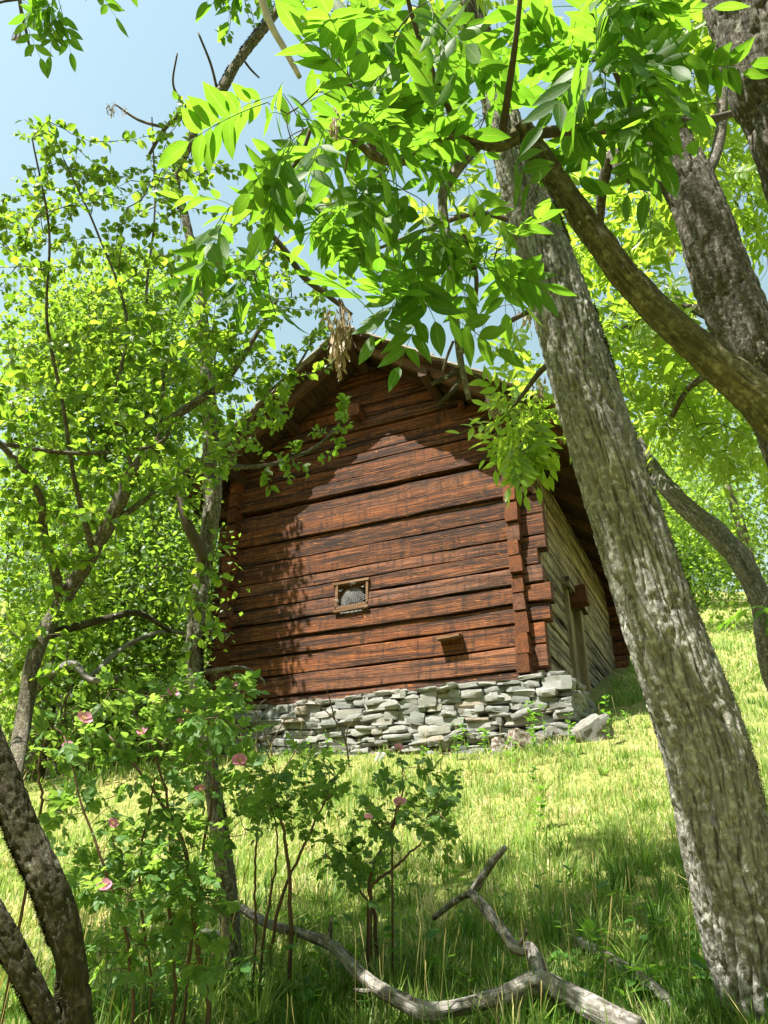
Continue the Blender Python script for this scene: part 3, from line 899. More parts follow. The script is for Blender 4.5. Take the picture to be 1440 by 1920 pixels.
# boulders at the barn corner ------------------------------------------------
def boulder(name, px, py, w, h, label, mat, seed, dy=.6, sink=.25, rot=0.0, group=None, lift=0):
    p = ground_at(px, py); dpt = (p - EYE) @ AF; W = w / F * dpt; H = h / F * dpt
    v, f = stone_mesh(seed, n=8)
    me = new_mesh('rock', v, f, mat); smooth_by_angle(me)
    o = link(name, me, loc=(p[0], p[1] + W * dy * .3, p[2] + H * (.5 - sink) + lift)); o.scale = (W / 2 * 1.1, W * dy / 2, H / 2 * 1.2); o.rotation_euler = (.1, rot, .2)
    tag(o, label, 'rock', group); return o
boulder('boulder', 1112, 1388, 66, 40, 'pale grey slanted boulder in the grass beside the barn corner', M_ROCK, 301, .8, .2, -.35)
boulder('boulder', 1052, 1394, 60, 34, 'flat grey slab lying between the barn corner and the slanted boulder', M_ROCK, 302, .9, .25, .1)
boulder('boulder', 1065, 1352, 70, 18, 'long thin stone slab under the shaded side of the barn', M_STONE, 303, .8, .1, .03, lift=.02)
boulder('boulder', 990, 1408, 66, 44, 'rock covered in brown dry moss below the barn corner', M_MOSSROCK, 304, .8, .25, .1)
boulder('boulder', 950, 1414, 50, 30, 'small rock with brown moss left of the mossy corner rock', M_MOSSROCK, 305, .8, .2, .2)
boulder('boulder', 713, 1428, 14, 18, 'small white stone standing in the grass below the stone base', flat_mat('white_quartz', (.45, .45, .43)), 306, .7, .1, .4)

# ================================================================== grass
GCOL = {'lush': (.07, .15, .02), 'green': (.095, .175, .03), 'yellow': (.20, .285, .065), 'straw': (.46, .41, .24)}
def blades(n, ymin, ymax, hmul, wmul, seed, dens=1.6, segs=2):
    r = np.random.default_rng(seed)
    u = r.uniform(0, 1, n * 2); y = 1 / (1 / ymin + u * (1 / ymax - 1 / ymin)) if dens > 1.5 else ymin + u * (ymax - ymin)
    x = r.uniform(-.66, .66, n * 2) * (y + .6) + .02 * y
    px = np.stack([x, y], 1)
    cl = fbm(px * 2.3, 3, 41); big = fbm(px * .55, 3, 43); fine = fbm(px * 6, 2, 47)
    bu, bd, _ = to_barn(np.stack([x, y, 0 * x], 1))
    keep = ~((bu > -4.9) & (bu < .55) & (bd > -.12) & (bd < 8.3)) & (r.uniform(0, 1, n * 2) < .80 + .8 * cl)
    x, y, cl, big, fine = (a[keep][:n] for a in (x, y, cl, big, fine)); n = len(x)
    z = ground(x, y)
    h = (.050 + .09 * np.clip(cl + .25, 0, 1) + .08 * np.clip(fine, 0, 1)) * np.where(big > 0, .85, 1.1) * r.uniform(.5, 1.5, n) * hmul
    tall = r.uniform(0, 1, n) < .04; h = np.where(tall, h * r.uniform(1.5, 2.4, n), h)
    w = r.uniform(.0022, .0048, n) * wmul * (.6 + y / 7.0)
    a = r.uniform(0, 2 * np.pi, n); lean = np.abs(r.normal(0, .38, n)) + .1
    straw = (r.uniform(-.5, .5, n) + big * 2.0 + cl * .5 + .4 * np.clip((y - 4.8) / 2.0, -1, 1)) > .12
    dry = straw & (r.uniform(0, 1, n) < .26 + .35 * np.clip(fine, -.5, .8))
    lean = np.where(dry, lean + r.uniform(0, .9, n), lean)
    mixg = r.uniform(0, 1, (n, 1)); lush = np.clip((5.2 - y) / 1.6, 0, 1)[:, None]
    c = np.array(GCOL['green']) * (1 - mixg) + np.array(GCOL['yellow']) * mixg
    c = c * (1 - lush * .8) + np.array(GCOL['lush']) * lush * .8
    c = np.where(straw[:, None] & ~dry[:, None], np.array(GCOL['yellow']) * r.uniform(.75, 1.15, (n, 1)), c)
    c = np.where(dry[:, None], np.array(GCOL['straw']) * r.uniform(.7, 1.15, (n, 1)), c)
    dx, dy = np.cos(a), np.sin(a); sx, sy = -dy, dx
    V = np.zeros((n, 5, 3)); ts = (0, .55, 1.0)
    for k, t in enumerate(ts):
        ox = dx * h * lean * t ** 2; oy = dy * h * lean * t ** 2; oz = h * t * (1 - .25 * lean * t)
        if k < 2:
            ww = w * (1 - .35 * k)
            V[:, 2 * k] = np.stack([x + ox + sx * ww, y + oy + sy * ww, z + oz - .01], 1)
            V[:, 2 * k + 1] = np.stack([x + ox - sx * ww, y + oy - sy * ww, z + oz - .01], 1)
        else: V[:, 4] = np.stack([x + ox, y + oy, z + oz], 1)
    b = np.arange(n)[:, None] * 5
    T = np.concatenate([b + [0, 1, 3], b + [0, 3, 2], b + [2, 3, 4]])
    return V.reshape(-1, 3), T, np.repeat(c, 5, 0)
V, T, C = blades(140000, 2.7, 15.5, 1.0, 1.0, 71)
tag(link('grass', new_mesh('grass', V, T, M_GRASS, False, C)), 'long meadow grass with dry straw on the slope below the barn', 'grass', kind='stuff')
V, T, C = blades(60000, 12, 60, 1.3, 1.5, 72)
tag(link('far_grass', new_mesh('far_grass', V, T, M_GRASS, False, C)), 'pale meadow grass on the slope above and beside the barn', 'grass', kind='stuff')
# coarse tufts, long arching blades and seed stalks
def tufts(n, ymin, ymax, seed):
    r = np.random.default_rng(seed); V, T, C = [], [], []; off = 0; k = 0
    while k < n:
        y = 1 / (1 / ymin + r.uniform() * (1 / ymax - 1 / ymin)); x = r.uniform(-.62, .62) * (y + .5)
        bu, bd, _ = to_barn(np.array([x, y, 0.0]))
        if -5 < bu < .8 and -.3 < bd < 8.4: continue
        k += 1; m = int(r.integers(14, 46)); rad = r.uniform(.03, .11); H = r.uniform(.11, .29) * (1.0 if y < 5.5 else .55)
        kind = r.uniform(); base = np.array(GCOL[('lush' if y < 5.2 else 'yellow') if kind < .4 else 'green' if kind < .7 else 'straw' if kind > .88 else 'yellow'])
        a = r.uniform(0, 6.283, m); q = rad * np.sqrt(r.uniform(0, 1, m)); bx = x + q * np.cos(a); by = y + q * np.sin(a); bz = ground(bx, by)
        h = H * r.uniform(.5, 1.1, m); ln = r.uniform(.15, .9, m); a2 = a + r.normal(0, .5, m); w = r.uniform(.0022, .0046, m) * (.7 + y / 9)
        dx, dy = np.cos(a2), np.sin(a2); W = np.zeros((m, 7, 3))
        for j, t in enumerate((0, .4, .75, 1.0)):
            ox, oy, oz = dx * h * ln * t ** 2, dy * h * ln * t ** 2, h * t * (1 - .42 * ln * t * t)
            ww = w * (1, .9, .6, 0)[j]
            if j < 3: W[:, 2 * j] = np.stack([bx + ox - dy * ww, by + oy + dx * ww, bz + oz - .01], 1); W[:, 2 * j + 1] = np.stack([bx + ox + dy * ww, by + oy - dx * ww, bz + oz - .01], 1)
            else: W[:, 6] = np.stack([bx + ox, by + oy, bz + oz], 1)
        b = np.arange(m)[:, None] * 7 + off
        T.append(np.concatenate([b + [0, 1, 3], b + [0, 3, 2], b + [2, 3, 5], b + [2, 5, 4], b + [4, 5, 6]])); V.append(W.reshape(-1, 3)); off += 7 * m
        C.append(np.repeat(base[None] * r.uniform(.7, 1.25, (m, 1)), 7, 0))
    return np.concatenate(V), np.concatenate(T), np.concatenate(C)
V, T, C = tufts(560, 2.8, 12, 73)
tag(link('grass_tufts', new_mesh('grass_tufts', V, T, M_GRASS, False, C)), 'coarse tufts of longer grass scattered over the slope', 'grass', kind='stuff')
S = Soup(); rs = np.random.default_rng(74)
for k in range(420):
    y = 1 / (1 / 3.0 + rs.uniform() * (1 / 11.0 - 1 / 3.0)); x = rs.uniform(-.55, .6) * y
    bu, bd, _ = to_barn(np.array([x, y, 0.0]))
    if -5 < bu < .8 and -.3 < bd: continue
    b = np.array([x, y, float(ground(x, y)) - .01]); h = rs.uniform(.22, .5); t = b + np.array([rs.normal(0, .12), rs.normal(0, .12), 1]) * h
    P = np.array([b, (b + t) / 2 + rs.normal(0, .012, 3), t, t + (t - b) * .13]); c = np.array(GCOL['straw']) * rs.uniform(.7, 1.2) if rs.uniform() < .7 else np.array(GCOL['green'])
    S.tube(smooth_path(P, 7), [.0012, .0011, .001, .0009, .0024, .0026, .0005], 3, c, cap=False)
tag(link('grass_stalks', new_mesh('grass_stalks', S.verts(), S.faces(), M_GRASS, False, S.col())), 'thin dry seed stalks standing above the meadow grass', 'grass', kind='stuff')
#@@TREES
# ================================================================== trees
def fissured(depth, cw, ch, seed, lump=.04):
    def f(th, P, R):
        s = np.concatenate([[0], np.cumsum(np.linalg.norm(np.diff(P, axis=0), axis=1))])
        Rm = R.mean()
        A, S_ = np.meshgrid(th, s); u = A * Rm
        per = 2 * math.pi * Rm
        nc = max(4, round(per / cw)); 
        q = np.stack([np.cos(A) * 3, np.sin(A) * 3, S_ * 6], -1)
        wob = fbm(q, 3, seed)
        w1 = (A / (2 * math.pi) * nc + .55 * wob) % nc; w2 = S_ / ch + .35 * fbm(q * 1.7 + 9, 2, seed + 3)
        g = np.stack([w1.ravel(), w2.ravel()], 1)
        F1, F2 = worley(g, seed)
        e = np.clip((F2 - F1) / .22, 0, 1).reshape(A.shape)
        g2 = np.stack([w1.ravel() * 1.0, w2.ravel() * 6.3], 1); H1, H2 = worley(g2, seed + 5)
        e2 = np.clip((H2 - H1) / .22, 0, 1).reshape(A.shape)
        big = fbm(np.stack([np.cos(A) * 1.2, np.sin(A) * 1.2, S_ * 1.5], -1), 3, seed + 8)
        fine = fbm(np.stack([np.cos(A) * Rm * 90, np.sin(A) * Rm * 90, S_ * 50], -1), 2, seed + 9)
        return depth * (-.9 * (1 - e) ** 1.1 - .22 * (1 - e2) ** 2 + .35 * fine) + lump * R[:, None] * big
    return f
def limb(th, L, mat, name='branch', sides=10, n=None, disp=None, parent=None, end=None):
    P, R = limb_pts(L, n)
    if end is not None:      # run on down to a point in the ground
        e = np.array(end, float); k = 10; s = np.linspace(0, 1, k + 1)[:-1, None]
        c = P[-1] + (P[-1] - P[-3]) / np.linalg.norm(P[-1] - P[-3] + 1e-9) * np.linalg.norm(e - P[-1]) * .4
        Q = (1 - s) ** 2 * e + 2 * s * (1 - s) * c + s ** 2 * P[-1]
        P = np.vstack([P, Q[::-1]]); R = np.append(R, np.linspace(R[-1], R[-1] * 1.25, k))
    if sides in (36, 64, 96, 110): P = P + np.stack([fbm(np.stack([np.arange(len(P)) * 9.0 / len(P), np.full(len(P), 3.1 * k)], 1), 3, 23) for k in range(3)], 1) * R[:, None] * .22
    V, f = tube(P, R, sides, True, disp or (lambda t, p, r: r[:, None] * .12 * fbm(np.stack([np.cos(t)[None] * 1.5 + p[:, :1] * 7, np.sin(t)[None] * 1.5 + p[:, 1:2] * 7, p[:, 2:] * 9 + 0 * t[None]], -1), 3, 17)))
    th.mesh(name, V, f, mat, True, axis_col(P, R, sides), parent=parent); return P

def keys(th, px, py, d, w, h, n, seed, name='seed_cluster'):
    """hanging bunch of dry ash keys"""
    r = np.random.default_rng(seed); top = atd(px, py - h / 2, d); W = w / F * d; H = h / F * d
    S = Soup(); ks = max(.028, min(.042, H * .35))
    for k in range(n):
        t = r.uniform(0, 1) ** .8; rad = W / 2 * (1 - .55 * t) * math.sqrt(r.uniform(.05, 1)); a = r.uniform(0, 6.28)
        p = top + np.array([rad * math.cos(a), rad * math.sin(a), -t * (H - ks)])
        V, T, C = leaflet(ks * r.uniform(.8, 1.2), ks * .24, 3, r.uniform(-.3, .3), r.uniform(-.2, .2), 0, .65)
        V = rotx(V, r.uniform(0, 6.28)); V = roty(V, math.pi / 2 + r.normal(0, .3)); V = rotz(V, r.uniform(0, 6.28))
        S.add(V + p, T, np.stack([np.full(len(V), r.uniform()), C[:, 0], C[:, 1]], 1))
    for k in range(max(3, n // 8)):
        q = top + np.array([r.normal(0, W * .2), r.normal(0, W * .2), -H * r.uniform(.4, .9)])
        S.tube(np.array([top + [0, 0, .02], (top + q) / 2 + r.normal(0, .01, 3), q]), .0009, 3, (.1, .5, .5), cap=False)
    th.mesh(name, S.verts(), S.faces(), M_KEYS, False, S.col())

# ---- main ash, leaning across the right side -----------------------------
b0 = ground_at(1425, 1915)
ash = Thing('ash_tree', 'big ash with furrowed grey trunk leaning across the barn side', 'tree', (b0[0], b0[1], ground(b0[0], b0[1])))
TR = [(1515, 2180, 2.62, 215), (1440, 1920, 2.70, 186), (1370, 1650, 2.77, 178), (1315, 1400, 2.86, 172), (1223, 1139, 3.0, 150), (1113, 800, 3.2, 134), (1054, 600, 3.35, 122), (1000, 430, 3.5, 102), (965, 320, 3.6, 84), (930, 200, 3.75, 66), (890, 60, 3.9, 52), (860, -60, 4.1, 44), (800, -300, 4.6, 26)]
TR = [(a_ + 6, b_, c_, w_ * .92) for a_, b_, c_, w_ in TR]
TP = limb(ash, TR, M_BARK, 'trunk', 220, 640, fissured(.021, .030, .30, 3, .035))
def trunk_moss(th, L, seed, side, n, mat=M_MOSS, spread=.35):
    """tufts of moss along one flank of a trunk"""
    r = np.random.default_rng(seed); P, R = limb_pts(L, 200)
    i = r.integers(4, 194, n); i = i[fbm(np.stack([i * .06, np.full(n, seed * 1.0)], 1), 2, seed) > -.08]; n = len(i)
    nr = lambda v: v / (np.linalg.norm(v, axis=1)[:, None] + 1e-9)
    t = nr(P[i + 1] - P[i - 1]); s = nr(np.cross(t, AF[None])) * side
    a = r.normal(0, spread, n)[:, None]; dirn = s * np.cos(a) + np.cross(t, s) * np.sin(a)
    c = P[i] + t * r.normal(0, .01, (n, 1)) + dirn * R[i][:, None] * 1.0; k_ = r.uniform(.006, .018, (n, 1))
    d = nr(dirn + r.normal(0, .5, (n, 3))); w = np.cross(d, t) * k_ * .3
    V = np.stack([c - w, c + w, c + d * k_], 1).reshape(-1, 3)
    th.mesh('moss', V, np.arange(3 * n).reshape(-1, 3), mat, False, kind='stuff')
trunk_moss(ash, TR[1:9], 5, -1, 9000)
# small snag and side bits
hang = [(905, 262, 2.65, 18), (880, 290, 2.62, 20), (852, 325, 2.6, 20), (830, 368, 2.58, 18), (838, 440, 2.55, 15), (848, 520, 2.52, 15), (855, 600, 2.5, 14), (864, 680, 2.48, 13), (879, 748, 2.46, 9)]
skel = [TP[380:]]

# ---- ash of the near right edge: the limb across and the corner trunk ------
e = np.array([2.35, 3.0, 0]); e[2] = ground(e[0], e[1]) - .1
edge = Thing('ash_tree', 'ash at the right edge sending a dark mossy limb up across the view', 'tree', (e[0], e[1], e[2] + .1))
LB = [(978, 232, 2.62, 40), (1000, 268, 2.62, 46), (1040, 330, 2.62, 50), (1110, 432, 2.6, 58), (1200, 550, 2.58, 64), (1300, 648, 2.55, 72), (1440, 765, 2.5, 92), (1580, 890, 2.5, 105)]
LB = [(a_, b_, c_, w_ * .88) for a_, b_, c_, w_ in LB]
LP = limb(edge, LB, M_OLIVE, 'limb', 64, 220, fissured(.005, .03, .10, 12, .10), end=e)
CT = [(1290, -420, 3.3, 110), (1350, -180, 3.0, 130), (1404, 0, 2.85, 140), (1444, 150, 2.75, 142), (1502, 310, 2.65, 146), (1590, 600, 2.6, 160), (1660, 900, 2.6, 170)]
CP = limb(edge, CT, M_BARKL, 'trunk', 110, 320, fissured(.013, .040, .30, 21, .06), end=e + [.05, .1, 0])
b1 = [(965, 255, 2.62, 32), (930, 270, 2.6, 29), (862, 256, 2.55, 26), (805, 284, 2.5, 23), (745, 302, 2.45, 20), (702, 292, 2.42, 17), (672, 270, 2.4, 12), (640, 262, 2.38, 7)]
b2 = [(700, 292, 2.42, 15), (690, 235, 2.4, 14), (656, 165, 2.38, 13), (628, 70, 2.36, 12), (600, 0, 2.36, 11), (575, -90, 2.36, 8)]
b3 = [(990, 250, 2.62, 22), (1080, 244, 2.7, 21), (1200, 238, 2.8, 20), (1288, 230, 2.9, 18), (1340, 222, 3.0, 15), (1400, 205, 3.1, 11)]
b4 = [(940, 260, 2.6, 16), (952, 180, 2.5, 13), (965, 90, 2.4, 11), (975, 0, 2.35, 9), (985, -100, 2.3, 7)]
b5 = [(860, 258, 2.55, 13), (840, 200, 2.45, 11), (800, 110, 2.35, 10), (770, 20, 2.3, 8), (750, -80, 2.25, 6)]
b6 = [(1200, 238, 2.8, 12), (1160, 150, 2.55, 10), (1120, 60, 2.4, 8), (1090, -40, 2.3, 6)]
bb = [limb(edge, L, M_OLIVE if i < 1 else M_TWIG, 'branch', 12 if i < 1 else 8) for i, L in enumerate((b1, b2, b3, b4, b5, b6))]
limb(edge, hang, M_BARKG, 'dead_branch', 10)
limb(edge, [(868, 440, 2.55, 9), (893, 520, 2.56, 9), (884, 600, 2.54, 8), (868, 662, 2.5, 7)], M_TWIG, 'dead_branch', 6)
limb(edge, [(866, 690, 2.48, 9), (840, 706, 2.47, 10), (808, 720, 2.46, 8)], M_BARKM, 'dead_branch', 6)
limb(edge, [(868, 700, 2.48, 9), (850, 730, 2.46, 9), (822, 758, 2.44, 7)], M_BARKM, 'dead_branch', 6)
limb(edge, [(850, 640, 2.48, 5), (838, 670, 2.47, 5), (829, 700, 2.47, 4)], M_TWIG, 'dead_branch', 5)
limb(edge, [(482, -30, 2.2, 14), (505, 40, 2.2, 13), (535, 95, 2.2, 12), (562, 145, 2.2, 9)], flat_mat('bare_stick', (.42, .38, .34)), 'dead_branch', 8)
limb(edge, [(583, 240, 2.5, 8), (562, 295, 2.5, 8), (525, 335, 2.5, 8), (470, 370, 2.5, 8)], M_TWIG, 'dead_branch', 6)
limb(edge, [(500, 430, 3.2, 9), (535, 470, 3.2, 11), (570, 520, 3.2, 12), (612, 552, 3.2, 10), (660, 590, 3.2, 6)], M_TWIG, 'dead_branch', 6)
ra = np.random.default_rng(77)
GAPS = [([(470, 440), (610, 430), (640, 550), (590, 640), (490, 620)], .85), ([(835, 560), (945, 560), (945, 720), (860, 740), (800, 690)], .9), ([(540, 600), (665, 560), (680, 760), (540, 770)], .95), ([(560, 690), (900, 690), (900, 1000), (560, 1000)], .99), ([(440, 690), (560, 690), (560, 1000), (440, 1000)], .99), ([(200, -80), (520, -80), (540, 60), (500, 130), (350, 160), (200, 100)], .97),
        ([(370, 60), (480, 100), (500, 330), (380, 330)], .9), ([(700, 60), (760, 50), (740, 110)], .8)]
def thin(D, N, P, r, reach):
    # airy gaps in the crown
    Q = P + reach * D / (np.linalg.norm(D, axis=1)[:, None] + 1e-9); keep = np.ones(len(P), bool)
    for R_ in (P, Q):
        x, y, z = proj(R_); q = np.stack([x, y], 1)
        for poly, pr in GAPS: keep &= ~(in_poly(q, poly) & (r.uniform(size=len(P)) < pr))
    return D[keep], N[keep], P[keep]
T1 = np.concatenate([
    region([(600, 130), (660, 0), (760, -40), (1250, -40), (1290, 120), (1200, 230), (900, 250), (700, 280), (560, 250)], 2.0, 2.7, 33, ra),
    region([(580, 180), (900, 150), (1000, 300), (940, 560), (780, 600), (640, 520), (560, 400)], 2.2, 3.0, 19, ra),
    region([(1000, 60), (1300, 20), (1330, 260), (1050, 300)], 2.2, 3.2, 10, ra),
    region([(690, 560), (850, 560), (800, 620), (700, 620)], 2.1, 2.5, 4, ra),
    region([(400, 400), (560, 330), (600, 480), (470, 560)], 2.4, 3.2, 9, ra),
    region([(480, 180), (600, 140), (600, 260), (520, 300)], 2.1, 2.4, 6, ra)])
tw = grow([LP[:60]] + bb, T1, ra)
twig_mesh(edge, tw, M_TWIG, .004, .0018)
D, N, P = leaf_sites(tw, ra, 4.0, .45, 1.0, .9, .25, .42)
D, N, P = thin(D, N, P, ra, .28)
emit(edge, ASH, D, N, ra.uniform(.62, 1.1, len(P)), P, 300, ra)
# unseen crown of the same ash, leaf clusters placed sunward to shade the foreground
up_sk = [np.array([e + (0, 0, 3), e + (-.3, -.6, 5.5)]), CP[:60]]
T2 = [np.stack([ra.uniform(-3.8, .6, 24), ra.uniform(1.1, 3.1, 24), ra.uniform(6.2, 8.6, 24)], 1)]
for x0, y0, x1, y1, n_ in ((1080, 1570, 1300, 1740, 16), (620, 1690, 1080, 1860, 24), (780, 1590, 880, 1690, 6), (180, 1650, 520, 1880, 14)):
    for k in range(n_):
        gp = ground_at(ra.uniform(x0, x1), ra.uniform(y0, y1)); T2.append((gp + SUN / SUN[2] * ra.uniform(5.2, 7.0))[None])
T2 = np.concatenate(T2)
tw2 = grow(up_sk, T2, ra)
twig_mesh(edge, tw2, M_TWIG, .010, .003, name='upper_shade_twigs')
D, N, P = leaf_sites(tw2, ra, 5, .4, 1.0, .9, .2, .4)
x, y, zz = proj(P); ok = ~((zz > .3) & (x > -150) & (x < 1590) & (y > -60))
emit(edge, ASH, D[ok], N[ok], ra.uniform(.9, 1.3, ok.sum()), P[ok], 0, ra, 'upper_shade_foliage')
keys(edge, 640, 640, 2.35, 62, 140, 130, 1); keys(edge, 638, 700, 2.35, 14, 60, 14, 2)
keys(edge, 632, 240, 2.4, 20, 120, 40, 3)
limb(edge, [(636, 560, 2.35, 4), (640, 585, 2.35, 4), (641, 620, 2.35, 3)], M_TWIG, 'dead_branch', 5)

# leaves that belong to the leaning ash itself: sprays beyond its trunk
rb = np.random.default_rng(78)
sp = [[(1085, 640, 3.6, 14), (1020, 690, 3.9, 11), (980, 740, 4.2, 8), (950, 780, 4.4, 5)], [(1040, 560, 3.7, 12), (960, 600, 4.0, 9), (900, 640, 4.3, 6)], [(1000, 430, 3.5, 12), (900, 400, 3.6, 10), (800, 430, 3.8, 8), (700, 470, 4.0, 5)]]
spp = [limb(ash, L, M_TWIG, 'branch', 7) for L in sp]
T3 = np.concatenate([region([(910, 720), (1010, 660), (1060, 800), (1050, 870), (960, 850), (930, 810)], 4.0, 4.8, 22, rb), region([(880, 570), (990, 560), (1000, 680), (900, 680)], 4.0, 4.8, 9, rb),
                     region([(600, 300), (1000, 250), (960, 500), (700, 560)], 3.5, 4.6, 10, rb), region([(640, -40), (1000, -40), (980, 120), (660, 120)], 3.6, 4.6, 14, rb)])
tw = grow([TP[400:]] + spp, T3, rb)
twig_mesh(ash, tw, M_TWIG, .005, .002)
D, N, P = leaf_sites(tw, rb, 4.2, .35, 1.0, .9, .3, .42)
D, N, P = thin(D, N, P, rb, .10)
emit(ash, ASHB, D, N, rb.uniform(.8, 1.25, len(P)), P, 220, rb)
keys(ash, 925, 768, 4.3, 36, 52, 46, 5); keys(ash, 1005, 735, 4.2, 40, 70, 46, 6); keys(ash, 985, 600, 4.2, 34, 46, 30, 7); keys(ash, 908, 640, 4.2, 16, 60, 20, 8)

# ---- lichen covered ash behind on the right ---------------------------------
e2 = np.array([4.3, 4.6, 0]); e2[2] = ground(e2[0], e2[1]) - .1
rear = Thing('ash_tree', 'lichen covered ash trunk behind the mossy limb at the upper right', 'tree', (e2[0], e2[1], e2[2] + .1))
RB = [(1150, -420, 6.4, 36), (1190, -180, 5.8, 48), (1215, 20, 5.2, 56), (1219, 135, 5.0, 68), (1255, 271, 4.8, 88), (1314, 406, 4.6, 100), (1357, 541, 4.5, 107), (1425, 680, 4.4, 112), (1530, 900, 4.4, 130)]
RP = limb(rear, RB, M_BARKL, 'trunk', 96, 360, fissured(.015, .05, .28, 31, .10), end=e2)
rb_l = [[(1300, 360, 4.65, 30), (1180, 330, 4.8, 26), (1150, 290, 4.9, 24), (1130, 350, 5.0, 20), (1125, 420, 5.1, 14)], [(1440, 640, 4.4, 40), (1350, 600, 5.0, 26), (1250, 560, 5.4, 20), (1190, 600, 5.6, 16), (1155, 640, 5.6, 12)], [(1305, 350, 4.65, 24), (1342, 290, 4.9, 22), (1354, 190, 5.2, 19), (1338, 60, 5.6, 14)], [(1420, 660, 4.4, 24), (1300, 720, 5.2, 12), (1260, 780, 5.6, 9)]]
rbp = [limb(rear, L, M_BARKL, 'branch', 8) for L in rb_l]
rc = np.random.default_rng(79)
T4 = np.concatenate([region([(1070, 250), (1200, 230), (1250, 400), (1260, 640), (1120, 640), (1060, 420)], 4.8, 7.5, 60, rc),
                     region([(1250, 20), (1440, 20), (1440, 560), (1390, 480), (1330, 300)], 4.8, 7.5, 60, rc),
                     region([(1120, 560), (1440, 620), (1440, 860), (1260, 880), (1190, 800)], 5.0, 7.5, 60, rc),
                     region([(1150, -200), (1440, -200), (1440, 60), (1180, 60)], 5.5, 8, 30, rc)])
tw = grow([RP[:200]] + rbp, T4, rc)
twig_mesh(rear, tw, M_TWIG, .007, .0025)
D, N, P = leaf_sites(tw, rc, 5.5, .3, 1.0, .9, .3, .45)
emit(rear, ASHB, D, N, rc.uniform(.9, 1.4, len(P)), P, 200, rc)
for i, (x, y, w, h) in enumerate([(1218, 640, 40, 60), (1300, 585, 28, 40), (1210, 375, 30, 60), (1255, 470, 30, 50), (1115, 250, 24, 50), (1330, 700, 30, 40)]): keys(rear, x, y, 5.4, w, h, 34, 20 + i)

# ---- crooked grey stem that arches out at the right edge ---------------------
e3 = np.array([4.05, 5.2, 0]); e3[2] = ground(e3[0], e3[1]) - .05
crook = Thing('crooked_tree', 'crooked grey stem arching from the right edge behind the leaning ash', 'tree', (e3[0], e3[1], e3[2]))
KB = [(1180, 800, 6.2, 20), (1225, 880, 5.9, 36), (1262, 925, 5.7, 42), (1300, 962, 5.6, 44), (1345, 1000, 5.5, 48), (1385, 1048, 5.4, 48), (1415, 1105, 5.35, 46), (1436, 1160, 5.3, 48), (1446, 1230, 5.3, 54)]
KB = sc_(KB, .85) if 'sc_' in globals() else [(a_, b_, c_, w_ * .85) for a_, b_, c_, w_ in KB]
KP = limb(crook, KB, M_BARKG, 'trunk', 36, 120, fissured(.006, .05, .12, 41, .16), end=e3)
kt = grow([KP[:60]], region([(1180, 640), (1440, 700), (1440, 900), (1260, 860)], 5.6, 6.6, 14, rc), rc)
twig_mesh(crook, kt, M_TWIG, .006, .002)
D, N, P = leaf_sites(kt, rc, 4, .3, 1.0, .9, .3, .45)
emit(crook, ASHB, D, N, rc.uniform(.9, 1.3, len(P)), P, 60, rc)
kt = grow([KP[60:]], region([(1380, 1150), (1440, 1130), (1470, 1200), (1400, 1200)], 3.6, 4.0, 2, rc), rc)
D, N, P = leaf_sites(kt[:2], rc, 1.2, .8, 1.0, .9, .3, .3); twig_mesh(crook, kt[:2], M_TWIG, .002, .002, name='low_twigs')
emit(crook, ASH, D, N, rc.uniform(.9, 1.1, len(P)), P, 8, rc)

# ---- old apple-like tree at the left with mossy stems -------------------------
a0 = atd(140, 2050, 2.2); a0[2] = ground(a0[0], a0[1])
apple = Thing('old_fruit_tree', 'old fruit tree at the left with dark mossy stems and small round leaves', 'tree', a0)
sc_ = lambda L, k: [(a_, b_, c_, w_ * k) for a_, b_, c_, w_ in L]
mt1 = [(-120, 1180, 2.4, 50), (-50, 1320, 2.35, 58), (2, 1440, 2.3, 64), (42, 1550, 2.25, 70), (84, 1640, 2.2, 74), (114, 1717, 2.18, 76), (134, 1800, 2.16, 66), (142, 1886, 2.15, 72), (148, 2080, 2.1, 100)]
mt2 = [(-150, 1520, 2.2, 60), (-50, 1670, 2.15, 62), (10, 1760, 2.12, 58), (62, 1855, 2.1, 52), (105, 1945, 2.1, 56), (140, 2060, 2.1, 70)]
mt1 = sc_(mt1, .86); mt2 = sc_(mt2, .86)
A1 = limb(apple, mt1, M_BARKM, 'stem', 56, 200, fissured(.008, .03, .07, 51, .18)); A2 = limb(apple, mt2, M_BARKM, 'stem', 56, 160, fissured(.008, .03, .07, 52, .18))
trunk_moss(apple, mt1, 8, -1, 12000); trunk_moss(apple, mt2, 9, -1, 7000)
s1 = [(20, 1520, 2.3, 34), (28, 1440, 2.5, 34), (42, 1362, 2.8, 34), (69, 1219, 2.95, 34), (117, 1128, 3.1, 33), (175, 1038, 3.15, 30), (215, 960, 3.2, 32), (250, 885, 3.25, 28), (300, 825, 3.3, 24), (322, 788, 3.32, 20), (362, 758, 3.35, 18), (425, 712, 3.4, 15), (480, 628, 3.45, 10), (520, 560, 3.5, 6)]
s2 = [(115, 1128, 3.1, 30), (100, 1060, 3.05, 26), (82, 1000, 3.0, 24), (76, 935, 2.95, 21), (44, 880, 2.9, 19), (0, 832, 2.85, 17), (-60, 770, 2.8, 12)]
s3 = [(205, 985, 3.18, 18), (300, 918, 3.3, 14), (372, 874, 3.45, 13), (470, 876, 3.6, 13), (540, 862, 3.7, 11), (600, 832, 3.8, 9), (640, 790, 3.9, 6)]
s4 = [(430, 870, 3.5, 10), (455, 815, 3.5, 10), (500, 740, 3.55, 9), (555, 690, 3.6, 7), (590, 630, 3.7, 5)]
s5 = [(175, 1038, 3.15, 20), (140, 900, 3.1, 12), (118, 760, 3.05, 10), (88, 600, 3.0, 8), (92, 430, 2.95, 6), (60, 260, 2.9, 4)]
